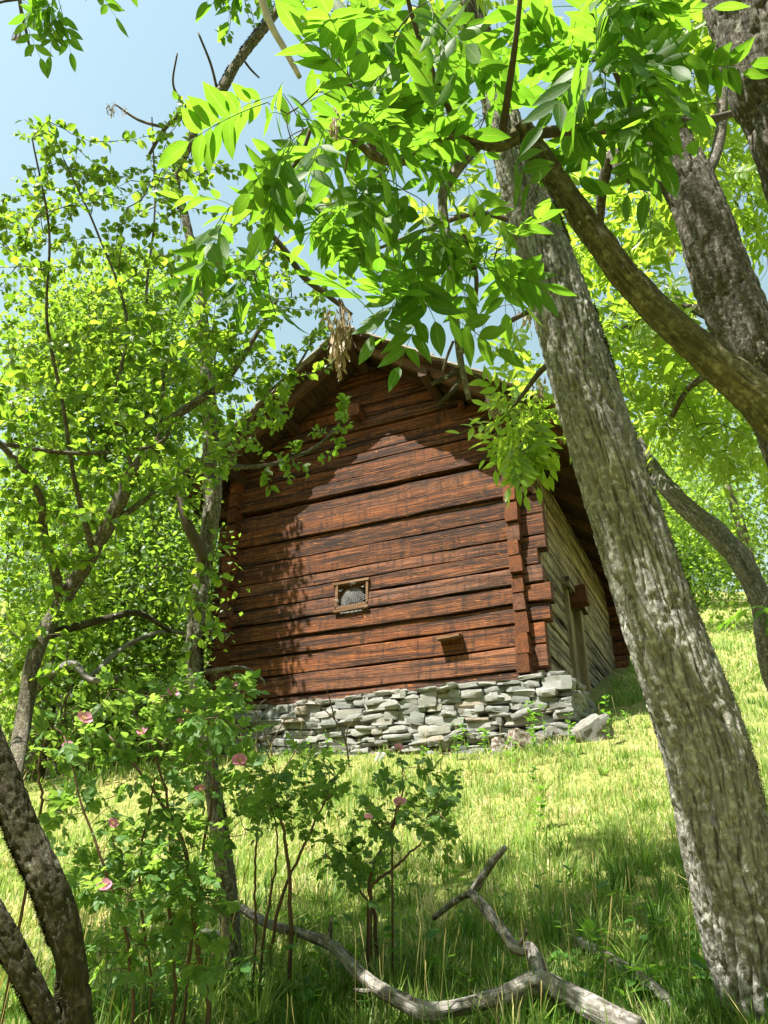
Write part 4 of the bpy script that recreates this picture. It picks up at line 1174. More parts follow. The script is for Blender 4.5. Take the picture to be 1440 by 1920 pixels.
s6 = [(250, 885, 3.25, 12), (215, 760, 3.3, 10), (238, 600, 3.4, 8), (180, 430, 3.5, 6), (120, 300, 3.55, 4)]
s7 = [(0, 832, 2.9, 12), (140, 850, 3.0, 12), (280, 838, 3.1, 9), (330, 800, 3.2, 5)]
s8 = [(300, 825, 3.3, 14), (305, 700, 3.4, 9), (275, 560, 3.6, 7), (290, 400, 3.8, 5), (285, 220, 4.0, 3)]
ss = [limb(apple, [(a_, b_, c_, w_ * (.85 if i == 0 else .66)) for a_, b_, c_, w_ in L], M_BARKS, 'branch', 12 if i == 0 else 7, disp=None) for i, L in enumerate((s1, s2, s3, s4, s5, s6, s7, s8))]
limb(apple, [(60, 1300, 3.0, 16), (130, 1245, 2.9, 14), (170, 1275, 2.85, 12), (220, 1272, 2.8, 10)], M_BARKG, 'dead_branch', 7)
limb(apple, [(90, 1190, 3.05, 18), (200, 1160, 3.2, 14), (260, 1150, 3.3, 12), (320, 1185, 3.4, 7)], M_BARKM, 'dead_branch', 7)
limb(apple, [(170, 1270, 3.0, 10), (230, 1215, 3.2, 9), (300, 1185, 3.4, 8), (345, 1188, 3.5, 7)], M_BARKG, 'dead_branch', 6)
rd = np.random.default_rng(80)
T5 = np.concatenate([
    region([(0, 200), (120, 210), (240, 330), (330, 150), (400, 350), (460, 300), (520, 420), (560, 520), (640, 560), (650, 680), (520, 720), (440, 700), (300, 780), (0, 800)], 2.8, 4.8, 290, rd),
    region([(0, 620), (430, 600), (540, 700), (520, 800), (330, 960), (0, 1000)], 2.7, 4.6, 300, rd),
    region([(0, 900), (250, 900), (220, 1100), (100, 1300), (0, 1330)], 2.7, 4.2, 110, rd),
    region([(470, 800), (650, 720), (660, 830), (600, 920), (500, 920)], 3.5, 4.0, 16, rd),
    region([(-160, 300), (0, 300), (0, 1200), (-160, 1200)], 2.6, 4.2, 30, rd)])
tw = grow(ss + [A1[:60]], T5, rd, sag=.05, jit=.1)
twig_mesh(apple, tw, M_TWIG, .0045, .0016)
D, N, P = leaf_sites(tw, rd, 27, .1, .8, 1.0, .05, .6)
emit(apple, SHRUB, D, N, rd.uniform(.5, 1.1, len(P)), P, 300, rd)
print('apple leaves', len(P))

# ---- slim mossy tree in front of the barn's left corner -----------------------
g0 = ground_at(432, 1838)
slim = Thing('slim_tree', 'slim mossy tree with pale lichened bark before the left barn corner', 'tree', g0)
dg = (g0 - EYE) @ AF
SLM = [(432, 1880, dg - .06, 56), (432, 1838, dg, 50), (430, 1700, dg + .08, 46), (412, 1560, dg + .2, 44), (392, 1430, dg + .3, 40), (368, 1300, dg + .45, 38), (364, 1215, dg + .55, 40), (374, 1120, dg + .65, 38), (382, 1050, dg + .75, 38), (398, 953, dg + .85, 40), (398, 860, dg + .95, 40), (392, 760, dg + 1.05, 34), (384, 640, dg + 1.2, 28), (372, 520, dg + 1.35, 24), (345, 400, dg + 1.5, 20), (330, 340, dg + 1.55, 19), (350, 280, dg + 1.6, 20), (380, 215, dg + 1.65, 20), (415, 170, dg + 1.7, 22), (440, 125, dg + 1.75, 22), (465, 90, dg + 1.8, 22), (500, 45, dg + 1.85, 22), (560, -40, dg + 2.0, 18), (600, -150, dg + 2.2, 12)]
SLM = sc_(SLM, .8)
SP = limb(slim, SLM, M_BARKP, 'trunk', 32, 420, fissured(.006, .03, .06, 61, .2))
trunk_moss(slim, SLM[:10], 12, -1, 5000); trunk_moss(slim, SLM[14:], 13, 1, 2500)
sl = [limb(slim, L, M_TWIG, 'branch', 6) for L in (
    [(385, 1050, dg + .7, 22), (350, 980, dg + .7, 20), (338, 920, dg + .75, 16), (330, 860, dg + .8, 12)],
    [(380, 215, dg + 1.65, 10), (350, 208, dg + 1.7, 9), (310, 240, dg + 1.75, 8), (280, 290, dg + 1.8, 6)],
    [(408, 172, dg + 1.7, 6), (395, 120, dg + 1.7, 5), (372, 62, dg + 1.7, 4)], [(352, 205, dg + 1.7, 5), (325, 160, dg + 1.7, 4), (332, 100, dg + 1.7, 3)], [(455, 110, dg + 1.8, 4), (470, 130, dg + 1.8, 4), (486, 146, dg + 1.8, 3)],
    [(372, 520, dg + 1.3, 12), (440, 420, dg + 1.5, 9), (500, 370, dg + 1.7, 8), (515, 300, dg + 1.8, 5)])]
re_ = np.random.default_rng(81)
T6 = np.concatenate([region([(395, -30), (640, -60), (640, 60), (520, 110), (400, 70)], dg + 1.7, dg + 2.5, 26, re_), region([(420, 300), (560, 280), (540, 460), (430, 480)], dg + 1.3, dg + 2, 10, re_), region([(330, 640), (470, 640), (450, 900), (330, 960)], dg + .6, dg + 1.5, 20, re_), region([(330, 940), (430, 940), (420, 1250), (340, 1250)], dg + .3, dg + .9, 14, re_)])
tw = grow([SP[200:]] + sl, T6, re_)
twig_mesh(slim, tw, M_TWIG, .004, .002)
D, N, P = leaf_sites(tw, re_, 15, .15, .8, 1.0, .15, .6)
emit(slim, SHRUB, D, N, re_.uniform(.7, 1.7, len(P)), P, 200, re_)
keys(slim, 395, 192, dg + 1.7, 14, 40, 22, 41); keys(slim, 212, 212, dg + 1.8, 22, 36, 24, 42); keys(slim, 234, 214, dg + 1.8, 14, 26, 16, 43)
limb(slim, [(310, 240, dg + 1.75, 6), (260, 225, dg + 1.8, 5), (215, 195, dg + 1.8, 3)], M_TWIG, 'branch', 5)
keys(slim, 38, 74, dg + .3, 26, 44, 30, 44)
limb(slim, [(30, -60, dg + .3, 8), (40, 20, dg + .3, 7), (52, 70, dg + .3, 5), (58, 105, dg + .3, 3)], M_TWIG, 'branch', 5)
D, N, P = leaf_sites([np.linspace(atd(x, -30, dg), atd(x + 20, 10, dg), 5) for x in (20, 55, 95)], re_, 2.5, .3, 1, .9, .5, .3)
emit(slim, ASH, D, N, np.full(len(P), .75), P, 10, re_)

# ================================================================== background trees and bushes
def bush(name, label, cat, x, y, w, h, n, leaves, seed, lsize=1.0, ell=.8, trunk=True, group=None, zoff=0.0, low=0.0, mat=None):
    r = np.random.default_rng(seed); z0 = float(ground(x, y)) + zoff
    th = Thing(name, label, cat, (x, y, z0), group)
    c = np.array([x, y, z0])
    k = max(14, int(n / 55)); Cn = []
    while len(Cn) < k:
        q = r.uniform(-1, 1, 3)
        rr = np.linalg.norm(q)
        if rr > 1 or rr < .35: continue
        Cn.append(q)
    Cn = np.array(Cn); Cn = c + np.stack([Cn[:, 0] * w / 2, Cn[:, 1] * w / 2 * ell, low * h + (1 - low) * h * (.5 + .5 * Cn[:, 2])], 1)
    Cn += r.normal(0, .06 * w, Cn.shape)
    S = Soup()
    tp = np.stack([c + [0, 0, -.3], c + [r.normal(0, .1), 0, h * .3], c + [r.normal(0, .2), r.normal(0, .2), h * .6], c + [r.normal(0, .3), 0, h * .9]])
    tp = smooth_path(tp, 14)
    th.mesh('trunk', *tube(tp, np.linspace(.035, .01, 14) * h * .6, 7), M_BARKS, True, axis_col(tp, .1, 7))
    tw = grow([tp], Cn, r); 
    for p in tw: S.tube(p, np.linspace(.008 + .006 * np.linalg.norm(p[-1] - p[0]), .004, len(p)), 3, cap=False)
    th.mesh('limbs', S.verts(), S.faces(), M_TWIG, True, kind='stuff')
    m = int(n / k) + 1
    P = (Cn[:, None] + r.normal(0, 1, (k, m, 3)) * np.array([.11 * w, .11 * w, .075 * h])).reshape(-1, 3)
    out = P - (c + np.array([0, 0, h * .45])); out /= np.linalg.norm(out, axis=1)[:, None] + 1e-6
    D = out * .5 + r.normal(0, .8, P.shape); N = np.array([0, 0, .8]) + out * .4 + r.normal(0, .45, P.shape)
    q = (P - (c + np.array([0, 0, h * (low + (1 - low) * .5)]))) / np.array([w / 2, w / 2 * ell, h * (1 - low) / 2])
    keep = (P[:, 2] > ground(P[:, 0], P[:, 1]) + .02) & (np.linalg.norm(q, axis=1) < 1.18); D, N, P = D[keep], N[keep], P[keep]
    u, d, z_ = to_barn(P); ok = ~((u > -5.3) & (u < .9) & (d > -.95) & (d < 8.6))
    emit_as(th, leaves, D[ok], N[ok], r.uniform(.7, 1.3, ok.sum()) * lsize, P[ok], r)
    return th
def emit_as(th, leaves, D, N, S, P, r):
    R = basis(D, N); idx = r.integers(0, len(leaves), len(P))
    V, Fc, C = merged(leaves, idx, R, S, P, r)
    th.mesh('crown', V, Fc, leaves[0].mat, True, C, kind='stuff')
def polar(px, dist):      # ground position seen in column px at a horizontal distance
    t = (px - 720) / (F / math.cos(PITCH)); return t * dist, dist
LB_ = [ # px, dist, w, h, n, label
    (15, 10.6, 3.3, 8.7, 22000, 'tall leafy tree shading the left end of the barn wall'),
    (395, 15.5, 5.0, 6.0, 7000, 'leafy bush close behind the left corner of the barn'),
    (140, 11.0, 2.6, 3.2, 6000, 'bright low bush just left of the barn and the slim tree'),
    (215, 12.5, 4.0, 5.4, 9000, 'tall yellow-green bush behind the old fruit tree'),
    (60, 10.5, 4.0, 5.0, 9500, 'dense bush behind the mossy stems at the left'),
    (-30, 12.5, 4.5, 6.0, 6000, 'leafy bush cut by the left edge of the view'),
    (300, 19.0, 6.5, 8.5, 11000, 'tall pale green tree rising behind the bushes left of the barn'),
    (110, 18.0, 6.5, 8.5, 11000, 'broad bright tree behind the bushes at the far left'),
    (430, 24.0, 7.0, 9.5, 7000, 'tree showing over the bushes beside the left roof edge')]
for i, (px, ds, w, h, n, lab) in enumerate(LB_):
    x, y = polar(px, ds); bush('bush' if h < 6.5 else 'broadleaf_tree', lab, 'bush' if h < 6.5 else 'tree', x, y, w, h, n, BACK, 300 + i, .85 + ds * .02, low=.55 if i == 0 else 0.0, group='bushes and trees left of the barn')
RB_ = [
    (1330, 42, 9.0, 8.0, 8000, 'rounded bush at the top of the meadow right of the leaning ash'),
    (1430, 45, 9.0, 9.0, 6000, 'bush at the meadow edge beside the crooked stem'),
    (1262, 46, 7.5, 8.0, 5000, 'bush at the meadow top close beside the leaning trunk'),
    (1395, 52, 11.0, 15.0, 9000, 'bright broadleaf tree above the meadow bushes'),
    (1540, 26, 9.0, 12.0, 9000, 'large leafy tree at the right edge above the meadow'),
    (1200, 50, 11.0, 14.5, 7000, 'broadleaf tree half hidden by the leaning ash trunk'),
    (1310, 60, 9.0, 15.0, 5000, 'far pale broadleaf tree under the wood on the right slope')]
for i, (px, ds, w, h, n, lab) in enumerate(RB_):
    x, y = polar(px, ds); bush('bush' if h < 9.5 else 'broadleaf_tree', lab, 'bush' if h < 9.5 else 'tree', x, y, w, h, n, BACK, 330 + i, 1.6 + ds * .03, group='bushes and trees above the meadow')
# unseen trees added for the wood behind the viewpoint, blocking low sky light
for i, (x, y, w, h, lab) in enumerate([(-9, -7, 8, 14, 'unseen tall tree added behind and left of the viewpoint to block low sky light'), (-3, -9.5, 8, 15, 'unseen tall tree added directly behind the viewpoint to block low sky light'), (4, -9, 8, 14, 'unseen broad tree added behind and right of the viewpoint to block low sky light'), (10.5, -5, 7.5, 13, 'unseen tree added down the slope right of the viewpoint to block low sky light'), (-14.5, 1, 8, 13, 'unseen tree added far out left of the viewpoint to block low sky light')]):
    bush('broadleaf_tree', lab, 'tree', x, y, w, h, 5200, BACK, 360 + i, 2.3, ell=1.0, group='unseen trees added behind the viewpoint to block low sky light')
def conifer(x, y, h, seed, label):
    r = np.random.default_rng(seed); z0 = float(ground(x, y)); th = Thing('spruce_tree', label, 'tree', (x, y, z0), 'spruces on the upper slope')
    tp = np.array([[x, y, z0 - .5], [x, y, z0 + h * .5], [x + .05, y, z0 + h]])
    th.mesh('trunk', *tube(smooth_path(tp, 8), np.linspace(.16, .02, 8), 6), M_BARKS, True)
    D, N, P, S = [], [], [], []
    for k in range(int(h * 9)):
        t = (k / (h * 9)) ** .9; z = h * (.08 + .92 * t); R = h * .20 * (1 - t) ** .85 + .12; a = r.uniform(0, 6.28)
        for q in range(10):
            f = r.uniform(.15, 1); ang = a + r.normal(0, .14)
            P.append((x + math.cos(ang) * R * f, y + math.sin(ang) * R * f, z0 + z - .32 * R * f + r.normal(0, .06)))
            D.append((math.cos(ang), math.sin(ang), -.45 + r.normal(0, .2))); N.append((r.normal(0, .3), r.normal(0, .3), 1)); S.append(r.uniform(.35, .65))
    r2 = r
    emit_as(th, NEED, np.array(D), np.array(N), np.array(S), np.array(P), r2)
def needle_spray(r):
    S = Soup()
    for k in range(4):
        f = k / 3; a = r.uniform(.4, .8)
        for s in (1, -1):
            V, T, C = leaflet(.42 * (1 - .5 * f), .13, 2, .1, .2, 0, .5); V = rotz(V, s * a); S.add(V + [f * .8, 0, -.1 * f * f], T, np.stack([np.full(len(V), r.uniform()), C[:, 0], C[:, 1]], 1))
    return Leaf(S, 'spray', M_CONIF)
NEED = [needle_spray(rng) for _ in range(3)]
for i, (px, ds, h, lab) in enumerate([(1232, 72, 20, 'spruce against the sky just right of the leaning trunk'), (1262, 76, 21, 'tall dark spruce on the right skyline'), (1296, 72, 19, 'second dark spruce right of the tall skyline spruce'), (1345, 76, 21, 'spruce behind the bright broadleaf tree on the right slope'), (1405, 74, 20, 'spruce near the right edge of the wood'), (1185, 72, 19, 'spruce hidden mostly behind the leaning ash trunk'), (470, 46, 17, 'spruce showing through the leaves left of the roof'), (500, 52, 16, 'thin spruce tip beside the left roof slope')]):
    x, y = polar(px, ds); conifer(x, y, h, 400 + i, lab)
#@@SMALL
# ================================================================== wild roses
def rose_flower_meshes(r):
    S = Soup()
    for k in range(5):
        V, T, C = leaflet(.026, .027, 5, .25, -.28, 0, .68)
        V = roty(V, -.35 + r.normal(0, .12)); V = rotz(V, k * 2 * math.pi / 5 + r.normal(0, .06))
        S.add(V, T, np.stack([np.full(len(V), r.uniform(.2, .9)), C[:, 0], C[:, 1]], 1))
    pet = soup_mesh(S, 'petals', M_PETAL)
    S = Soup()
    for k in range(26):
        a = r.uniform(0, 6.28); q = r.uniform(.001, .007)
        S.tube(np.array([[0, 0, .001], [q * math.cos(a), q * math.sin(a), .006], [q * 1.3 * math.cos(a), q * 1.3 * math.sin(a), .009 + r.normal(0, .001)]]), [.0004, .0004, .0010], 3)
    st = new_mesh('stamens', S.verts(), S.faces(), M_STAMEN, True)
    return pet, st
ROSEM = [rose_flower_meshes(rng) for _ in range(3)]
def look_matrix(P, N, s):
    R = basis(np.array([np.cross(N, (0.3, .9, .2))]), np.array([N]))[0]
    M = np.eye(4); M[:3, :3] = R * s; M[:3, 3] = P; return M
def rose_bush(label, basepx, canes, fill, flowers, seed, per=11, n_obj=260, size=(.75, 1.25)):
    r = np.random.default_rng(seed); g0 = ground_at(*basepx)
    th = Thing('rose_bush', label, 'rose bush', g0, 'wild roses in the foreground')
    sk = []
    for L in canes:
        P, R = limb_pts(L, 22); R = R * .72; P[1:-1] += r.normal(0, .0025, (20, 3)); g = ground(P[0, 0], P[0, 1])
        root = np.array([P[0, 0], P[0, 1], g - .03]); P = np.vstack([root, P]); R = np.append(R[0] * 1.1, R)
        V, f = tube(P, R, 7); th.mesh('stem', V, f, M_ROSESTEM, True); sk.append(P)
    T = np.concatenate([region(p, a, b, n, r) for p, a, b, n in fill])
    FP = [atd(x, y, d - .12) for x, y, d, *_ in flowers]
    tw = grow(sk, np.concatenate([T, np.array(FP) - [0, 0, .02]]), r, sag=.1)
    twig_mesh(th, tw, M_ROSESTEM, .004, .0014)
    D, N, P = leaf_sites(tw, r, per, .12, .9, 1.0, .05, .42)
    emit(th, ROSE, D, N, r.uniform(*size, len(P)), P, n_obj, r)
    for i, (p, fl) in enumerate(zip(FP, flowers)):
        s = fl[3] if len(fl) > 3 else 1.0
        n = np.array([r.normal(0, .35), -.75, .75 + r.normal(0, .25)]); n /= np.linalg.norm(n)
        pet, st = ROSEM[i % 3]
        o = th.place('flower', pet, look_matrix(p, n, s * 1.0))
        c = link('stamens', st, o)
    return th
rose_bush('large wild rose bush with many pink flowers beside the mossy stems', (335, 1890),
    [[(330, 1850, 2.75, 9), (318, 1700, 2.75, 9), (320, 1560, 2.8, 8), (300, 1440, 2.85, 6), (250, 1330, 2.9, 4)],
     [(392, 1890, 2.7, 13), (368, 1750, 2.72, 12), (345, 1590, 2.76, 11), (300, 1500, 2.8, 8), (255, 1440, 2.85, 6), (205, 1380, 2.9, 4)],
     [(250, 1900, 2.6, 9), (240, 1760, 2.6, 8), (200, 1640, 2.6, 7), (150, 1500, 2.65, 5), (120, 1380, 2.7, 4)],
     [(350, 1860, 2.85, 8), (370, 1650, 2.9, 8), (400, 1480, 2.95, 6), (390, 1330, 3.0, 4)],
     [(285, 1850, 2.7, 6), (262, 1640, 2.7, 6), (290, 1460, 2.75, 4)], [(80, 1500, 2.9, 7), (75, 1420, 2.9, 6), (130, 1300, 2.95, 4)]],
    [([(70, 1350), (180, 1300), (330, 1270), (450, 1290), (480, 1420), (470, 1560), (380, 1640), (250, 1700), (120, 1650), (70, 1520)], 2.6, 3.2, 120), ([(150, 1640), (420, 1620), (430, 1800), (300, 1850), (160, 1820)], 2.5, 2.9, 46),
     ([(130, 1560), (400, 1540), (400, 1640), (330, 1720), (150, 1700)], 2.5, 2.8, 40), ([(300, 1270), (450, 1270), (460, 1400), (300, 1400)], 2.8, 3.3, 40)],
    [(156, 1350, 2.62, 1.15), (322, 1301, 2.85), (298, 1319, 2.85, .9), (352, 1336, 2.85), (267, 1377, 2.7), (210, 1546, 2.6, .8), (195, 1664, 2.42, 1.0), (375, 1482, 2.7, .8), (127, 1400, 2.7, .8), (442, 1287, 2.95, .8), (337, 1355, 2.8, .6), (449, 1429, 2.75, 1.15)], 501, 4, 300, (.55, 1.0))
rose_bush('rose bush with bare tangled lower twigs between the slim tree and the bushy rose', (545, 1850),
    [[(543, 1850, 3.2, 11), (545, 1730, 3.2, 11), (538, 1600, 3.22, 9), (520, 1510, 3.25, 6)], [(505, 1810, 3.25, 9), (515, 1740, 3.25, 9), (535, 1660, 3.25, 8), (570, 1590, 3.28, 7), (600, 1520, 3.3, 5), (640, 1470, 3.35, 3)],
     [(480, 1760, 3.25, 6), (478, 1660, 3.25, 6), (482, 1550, 3.25, 5)], [(492, 1770, 3.25, 7), (512, 1650, 3.25, 6), (520, 1570, 3.25, 4), (500, 1470, 3.3, 3)]],
    [([(450, 1430), (560, 1410), (640, 1420), (640, 1480), (580, 1530), (470, 1540)], 3.1, 3.6, 50), ([(470, 1500), (640, 1480), (620, 1560), (500, 1580)], 3.2, 3.4, 7)],
    [(455, 1436, 3.2, .7)], 502, 4.5, 200, (.55, 1.0))
rose_bush('compact rose bush with three pink blooms below the stone base', (708, 1790),
    [[(706, 1790, 3.35, 10), (700, 1700, 3.35, 10), (692, 1650, 3.37, 9), (730, 1560, 3.4, 7), (748, 1500, 3.42, 4)], [(695, 1660, 3.35, 8), (745, 1620, 3.4, 7), (790, 1580, 3.45, 4)], [(690, 1690, 3.35, 6), (650, 1640, 3.35, 5), (610, 1600, 3.35, 3)], [(735, 1560, 3.4, 5), (755, 1480, 3.42, 4), (752, 1420, 3.45, 3)]],
    [([(680, 1480), (760, 1420), (850, 1440), (845, 1560), (800, 1600), (760, 1680), (690, 1690), (620, 1600), (640, 1560)], 3.1, 3.7, 64), ([(590, 1570), (680, 1560), (680, 1640), (600, 1620)], 3.2, 3.5, 12), ([(800, 1500), (860, 1560), (830, 1620), (790, 1600)], 3.3, 3.6, 8)],
    [(747, 1405, 3.4, 1.0), (750, 1508, 3.2, 1.2), (690, 1536, 3.2, .9)], 503, 4.5, 260, (.55, .95))

# ================================================================== dead wood in the grass
def on_ground(px, py, h=.04):
    p = ground_at(px, py, h); return p
def dead_piece(th, pts, mat, name, sides=12, n=70, seed=3, knots=.25):
    A = []
    for (px, py, w, h) in pts:
        p = on_ground(px, py, h + .095); d = (p - EYE) @ AF; A.append(np.append(p, w * .41 / F * d))
    A = smooth_path(np.array(A), n); P, R = A[:, :3], A[:, 3]
    dsp = lambda t, p, r: r[:, None] * (knots * fbm(np.stack([np.cos(t)[None] * .9 + p[:, :1] * 9, np.sin(t)[None] * .9 + p[:, 1:2] * 9, p[:, 2:] * 9 + 0 * t[None]], -1), 3, seed) + .12 * np.sin(t[None] * 5 + p[:, :1] * 20) + .1 * fbm(np.stack([np.cos(t)[None] * 4 + 0 * p[:, :1], np.sin(t)[None] * 4 + 0 * p[:, :1], p[:, :1] * 14 + 0 * t[None]], -1), 2, seed + 2))
    V, f = tube(P, R, sides, True, dsp); th.mesh(name, V, f, mat, True, axis_col(P, R, sides)); return P
g0 = ground_at(1002, 1850)
dead = Thing('fallen_branch', 'forked grey fallen branch lying across the foreground grass', 'branch', g0)
dead_piece(dead, [(1200, 1935, 56, .03), (1120, 1898, 52, .05), (1058, 1862, 50, .07), (1006, 1842, 46, .09), (954, 1862, 36, .07), (870, 1886, 34, .06), (801, 1898, 36, .06), (739, 1870, 33, .08), (683, 1832, 30, .10), (627, 1777, 25, .12), (572, 1752, 22, .12), (509, 1735, 20, .11), (454, 1702, 17, .08), (420, 1670, 12, .04)], M_DEAD, 'main_limb', 16, 160, 5)
dead_piece(dead, [(1006, 1842, 44, .09), (1011, 1818, 36, .12), (992, 1780, 32, .16), (966, 1776, 28, .18), (940, 1742, 25, .22), (912, 1707, 24, .26), (884, 1672, 20, .30)], M_DEAD, 'fork', 14, 70, 7)
dead_piece(dead, [(878, 1678, 17, .29), (890, 1668, 19, .31), (905, 1645, 18, .36), (925, 1615, 17, .42), (948, 1588, 11, .48)], M_DEAD, 'side_branch', 10, 30, 8)
dead_piece(dead, [(890, 1672, 17, .30), (870, 1680, 14, .27), (845, 1696, 13, .21), (813, 1722, 12, .14)], M_DEAD, 'side_branch', 10, 30, 9)
dead_piece(dead, [(735, 1868, 16, .09), (708, 1850, 14, .10), (690, 1858, 11, .08), (664, 1856, 8, .05)], M_DEAD, 'stub', 8, 20, 10)
dead_piece(dead, [(612, 1772, 13, .12), (618, 1750, 12, .17), (622, 1718, 7, .24)], M_DEAD, 'stub', 8, 14, 11)
dead_piece(dead, [(975, 1772, 12, .2), (985, 1752, 10, .24), (988, 1745, 8, .26)], M_DEAD, 'stub', 8, 12, 12)
g1 = ground_at(375, 1745); st = Thing('stick', 'short pale stick lying in the grass behind the slim trunk', 'stick', g1)
dead_piece(st, [(338, 1738, 10, .05), (368, 1742, 13, .06), (395, 1750, 13, .06), (418, 1752, 10, .05)], flat_mat('pale_stick', (.38, .34, .29)), 'shaft', 8, 24, 13)
g1 = ground_at(1200, 1830); st = Thing('rotten_log', 'half buried rotten log in the grass left of the leaning ash', 'log', g1)
dead_piece(st, [(1085, 1765, 22, -.06), (1130, 1790, 24, -.04), (1190, 1825, 26, -.03), (1240, 1865, 26, -.04), (1275, 1900, 22, -.06)], M_DEAD, 'shaft', 12, 50, 14, .35)
g1 = ground_at(640, 1475); st = Thing('dry_stem', 'bent dark dry bramble stem in front of the stone base', 'stem', ground_at(655, 1440))
for L in ([(655, 1440, .0), (648, 1390, .25), (628, 1350, .45), (592, 1318, .62), (580, 1308, .68)], [(648, 1395, .22), (655, 1360, .38), (690, 1330, .55)], [(628, 1350, .45), (618, 1310, .65), (612, 1290, .72)]):
    b = ground_at(655, 1440); dd = (b - EYE) @ AF
    P = smooth_path(np.array([atd(x, y, dd) for x, y, h in L]), 16); V, f = tube(P, np.linspace(.011, .004, 16), 6); st.mesh('shaft', V, f, M_TWIG, True)
st = Thing('dry_stem', 'thin branching dry stems before the left end of the stone base', 'stem', ground_at(520, 1470))
b = ground_at(520, 1470); dd = (b - EYE) @ AF
for L in ([(520, 1470), (505, 1400), (480, 1340), (470, 1310)], [(505, 1400), (540, 1340), (560, 1320)], [(512, 1440), (490, 1390), (455, 1360)], [(522, 1460), (560, 1400), (590, 1360)], [(480, 1340), (488, 1320), (500, 1310)]):
    P = smooth_path(np.array([atd(x, y, dd) for x, y in L]), 12); V, f = tube(P, np.linspace(.008, .003, 12), 5); st.mesh('shaft', V, f, M_TWIG, True)
# long dry twig reaching in front of the barn's left side
limb(slim, [(350, 1265, dg + .5, 9), (400, 1258, dg + .5, 9), (455, 1252, dg + .45, 7), (490, 1272, dg + .45, 5), (497, 1285, dg + .45, 3)], M_BARKG, 'dead_branch', 6)
limb(slim, [(372, 1180, dg + .6, 8), (400, 1186, dg + .6, 9), (432, 1192, dg + .6, 5)], M_BARKG, 'dead_branch', 6)

# ================================================================== small plants
def shoot(name, label, px, py, hpx, n, seed, leaves=HERB, size=.6, mat=M_GREENSTEM, lean=.1, group=None, stems=1, obj=True, cat='plant'):
    r = np.random.default_rng(seed); b = ground_at(px, py); d = (b - EYE) @ AF; H = hpx / F * d
    th = Thing(name, label, cat, b, group); tw = []
    for k in range(stems):
        q = b + np.array([r.normal(0, .05), r.normal(0, .05), -.03]) if stems > 1 else b - [0, 0, .03]
        top = q + np.array([r.normal(0, lean) * H, r.normal(0, lean) * H, H * r.uniform(.75, 1.1)])
        P = smooth_path(np.array([q, (q + top) / 2 + r.normal(0, .03, 3) * H, top]), 10); tw.append(P)
        V, f = tube(P, np.linspace(.0035, .0012, 10) * (.6 + H), 5); th.mesh('stem', V, f, mat, True)
    D, N, P = [], [], []
    for p in tw:
        for k in range(n // stems):
            f = r.uniform(.12, 1) ** .8; x = f * 9; i = min(int(x), 8); pt = p[i] + (p[i + 1] - p[i]) * (x - i); a = k * 2.4 + r.normal(0, .3)
            D.append((math.cos(a), math.sin(a), .35 + r.normal(0, .2))); N.append((r.normal(0, .3), r.normal(0, .3), 1)); P.append(pt)
    S = size * r.uniform(.6, 1.25, len(P))
    emit(th, leaves, D, N, S, P, n if obj else 0, r, 'leaves'); return th
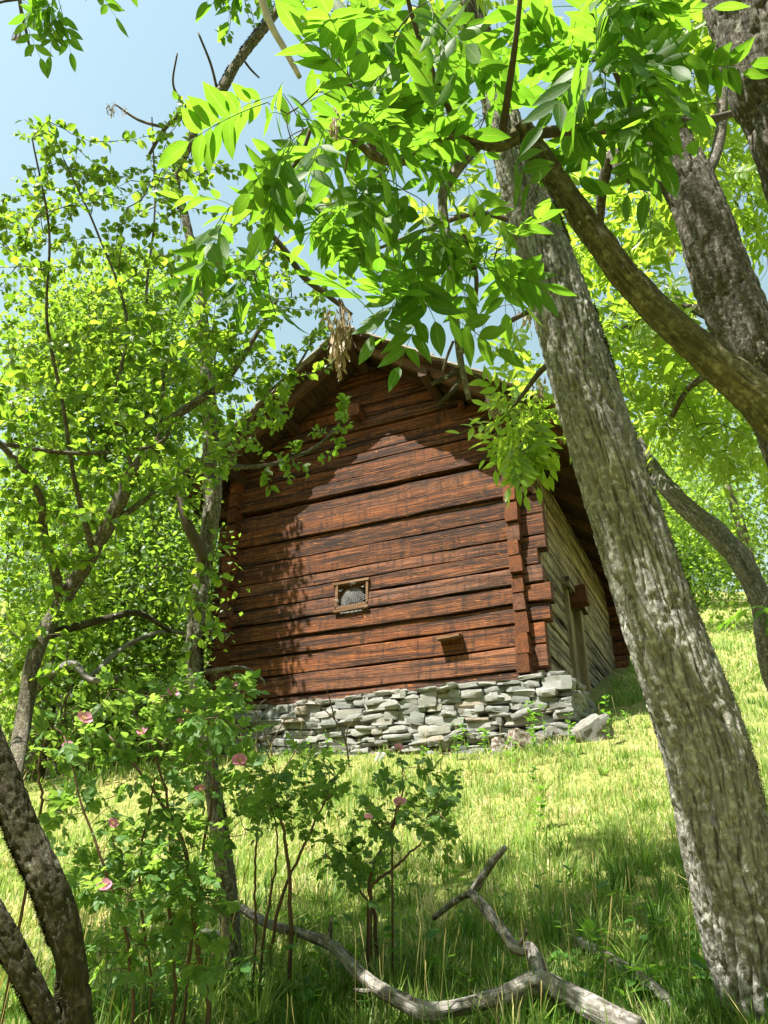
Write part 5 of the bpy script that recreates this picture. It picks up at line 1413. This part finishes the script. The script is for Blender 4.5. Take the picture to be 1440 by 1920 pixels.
for i, (px, py, h, n, st_, lab) in enumerate([
    (1015, 1420, 105, 60, 4, 'tall leafy bush shoot in front of the barn corner stones'), (1068, 1420, 95, 20, 1, 'thin upright shoot between the corner stones and the boulder'),
    (1142, 1400, 95, 22, 1, 'single upright shoot beside the slanted boulder'), (1185, 1370, 50, 14, 2, 'low shoots near the leaning trunk at the barn side'),
    (872, 1425, 75, 34, 3, 'leafy weeds below the middle of the stone base'), (905, 1420, 60, 26, 3, 'leafy weeds left of the mossy rocks'),
    (960, 1440, 80, 16, 1, 'tall thin weed in front of the mossy rocks'), (800, 1440, 50, 14, 2, 'low weeds under the stone base near its middle'),
    (620, 1450, 80, 20, 2, 'tall weeds before the dark bramble stem'), (560, 1440, 60, 18, 2, 'weeds at the left end of the stone base'),
    (1005, 1560, 120, 16, 1, 'lone dry weed stalk standing in the sunny grass'), (985, 1480, 60, 18, 2, 'small weed clump on the bright slope')]):
    shoot('weed', lab, px, py, h, int(n * 1.6), 600 + i, HERB, .85, stems=st_)
for i, (px, py, h, n, st_, lab) in enumerate([
    (250, 1930, 250, 60, 3, 'leafy sapling shoots at the foot of the mossy stems'), (170, 1935, 230, 44, 3, 'pale green shoots growing up in front of the mossy stem'),
    (320, 1930, 120, 40, 3, 'low leafy shoots between the mossy stems and the slim trunk'),
    (60, 1935, 180, 40, 3, 'leafy shoots in the bottom left corner under the lower mossy stem'), (400, 1900, 110, 40, 3, 'leafy shoots at the foot of the slim trunk'), (480, 1880, 120, 40, 3, 'leafy shoots between the slim trunk and the bare rose canes'),
    (600, 1900, 100, 40, 3, 'leafy shoots before the far end of the fallen branch'), (230, 1800, 170, 50, 4, 'leafy shoots under the middle of the large rose bush')]):
    shoot('sapling', lab, px, py, h, int(n * 1.4), 640 + i, HERB, .50, lean=.2, stems=st_)
# broad leaved herbs in the shaded foreground
rh = np.random.default_rng(90); spots = []
while len(spots) < 76:
    px, py = rh.uniform(200, 1340), rh.uniform(1700, 1935)
    if rh.uniform() > .35 + .65 * (py - 1700) / 235: continue
    if px > 880 and px < 1040 and py < 1850 and rh.uniform() < .5: continue
    spots.append((px, py))
ORD = 'first second third fourth fifth sixth seventh eighth ninth tenth eleventh twelfth thirteenth fourteenth fifteenth sixteenth seventeenth eighteenth nineteenth twentieth'.split()
seen = {}
for k, (px, py) in enumerate(sorted(spots)):
    where = ('under the large rose bush' if px < 420 else 'below the two smaller rose bushes' if px < 700 else 'before the long arm of the fallen branch' if px < 900 else 'around the fork of the fallen branch' if px < 1080 else 'near the foot of the leaning ash')
    q = seen.get(where, 0); seen[where] = q + 1; sz = int(rh.integers(0, 3))
    o_ = ORD[q] if q < 20 else 'twenty-' + ORD[q - 20]
    shoot('herb', f"{('tiny', 'small', 'taller')[sz]} herb, {o_} from the left {where}", px, py, (45, 70, 105)[sz] * rh.uniform(.85, 1.15), 12, 700 + k, HERB, rh.uniform(.55, .95), group='low herbs in the foreground grass', stems=1 + k % 2, lean=.3, cat='herb')
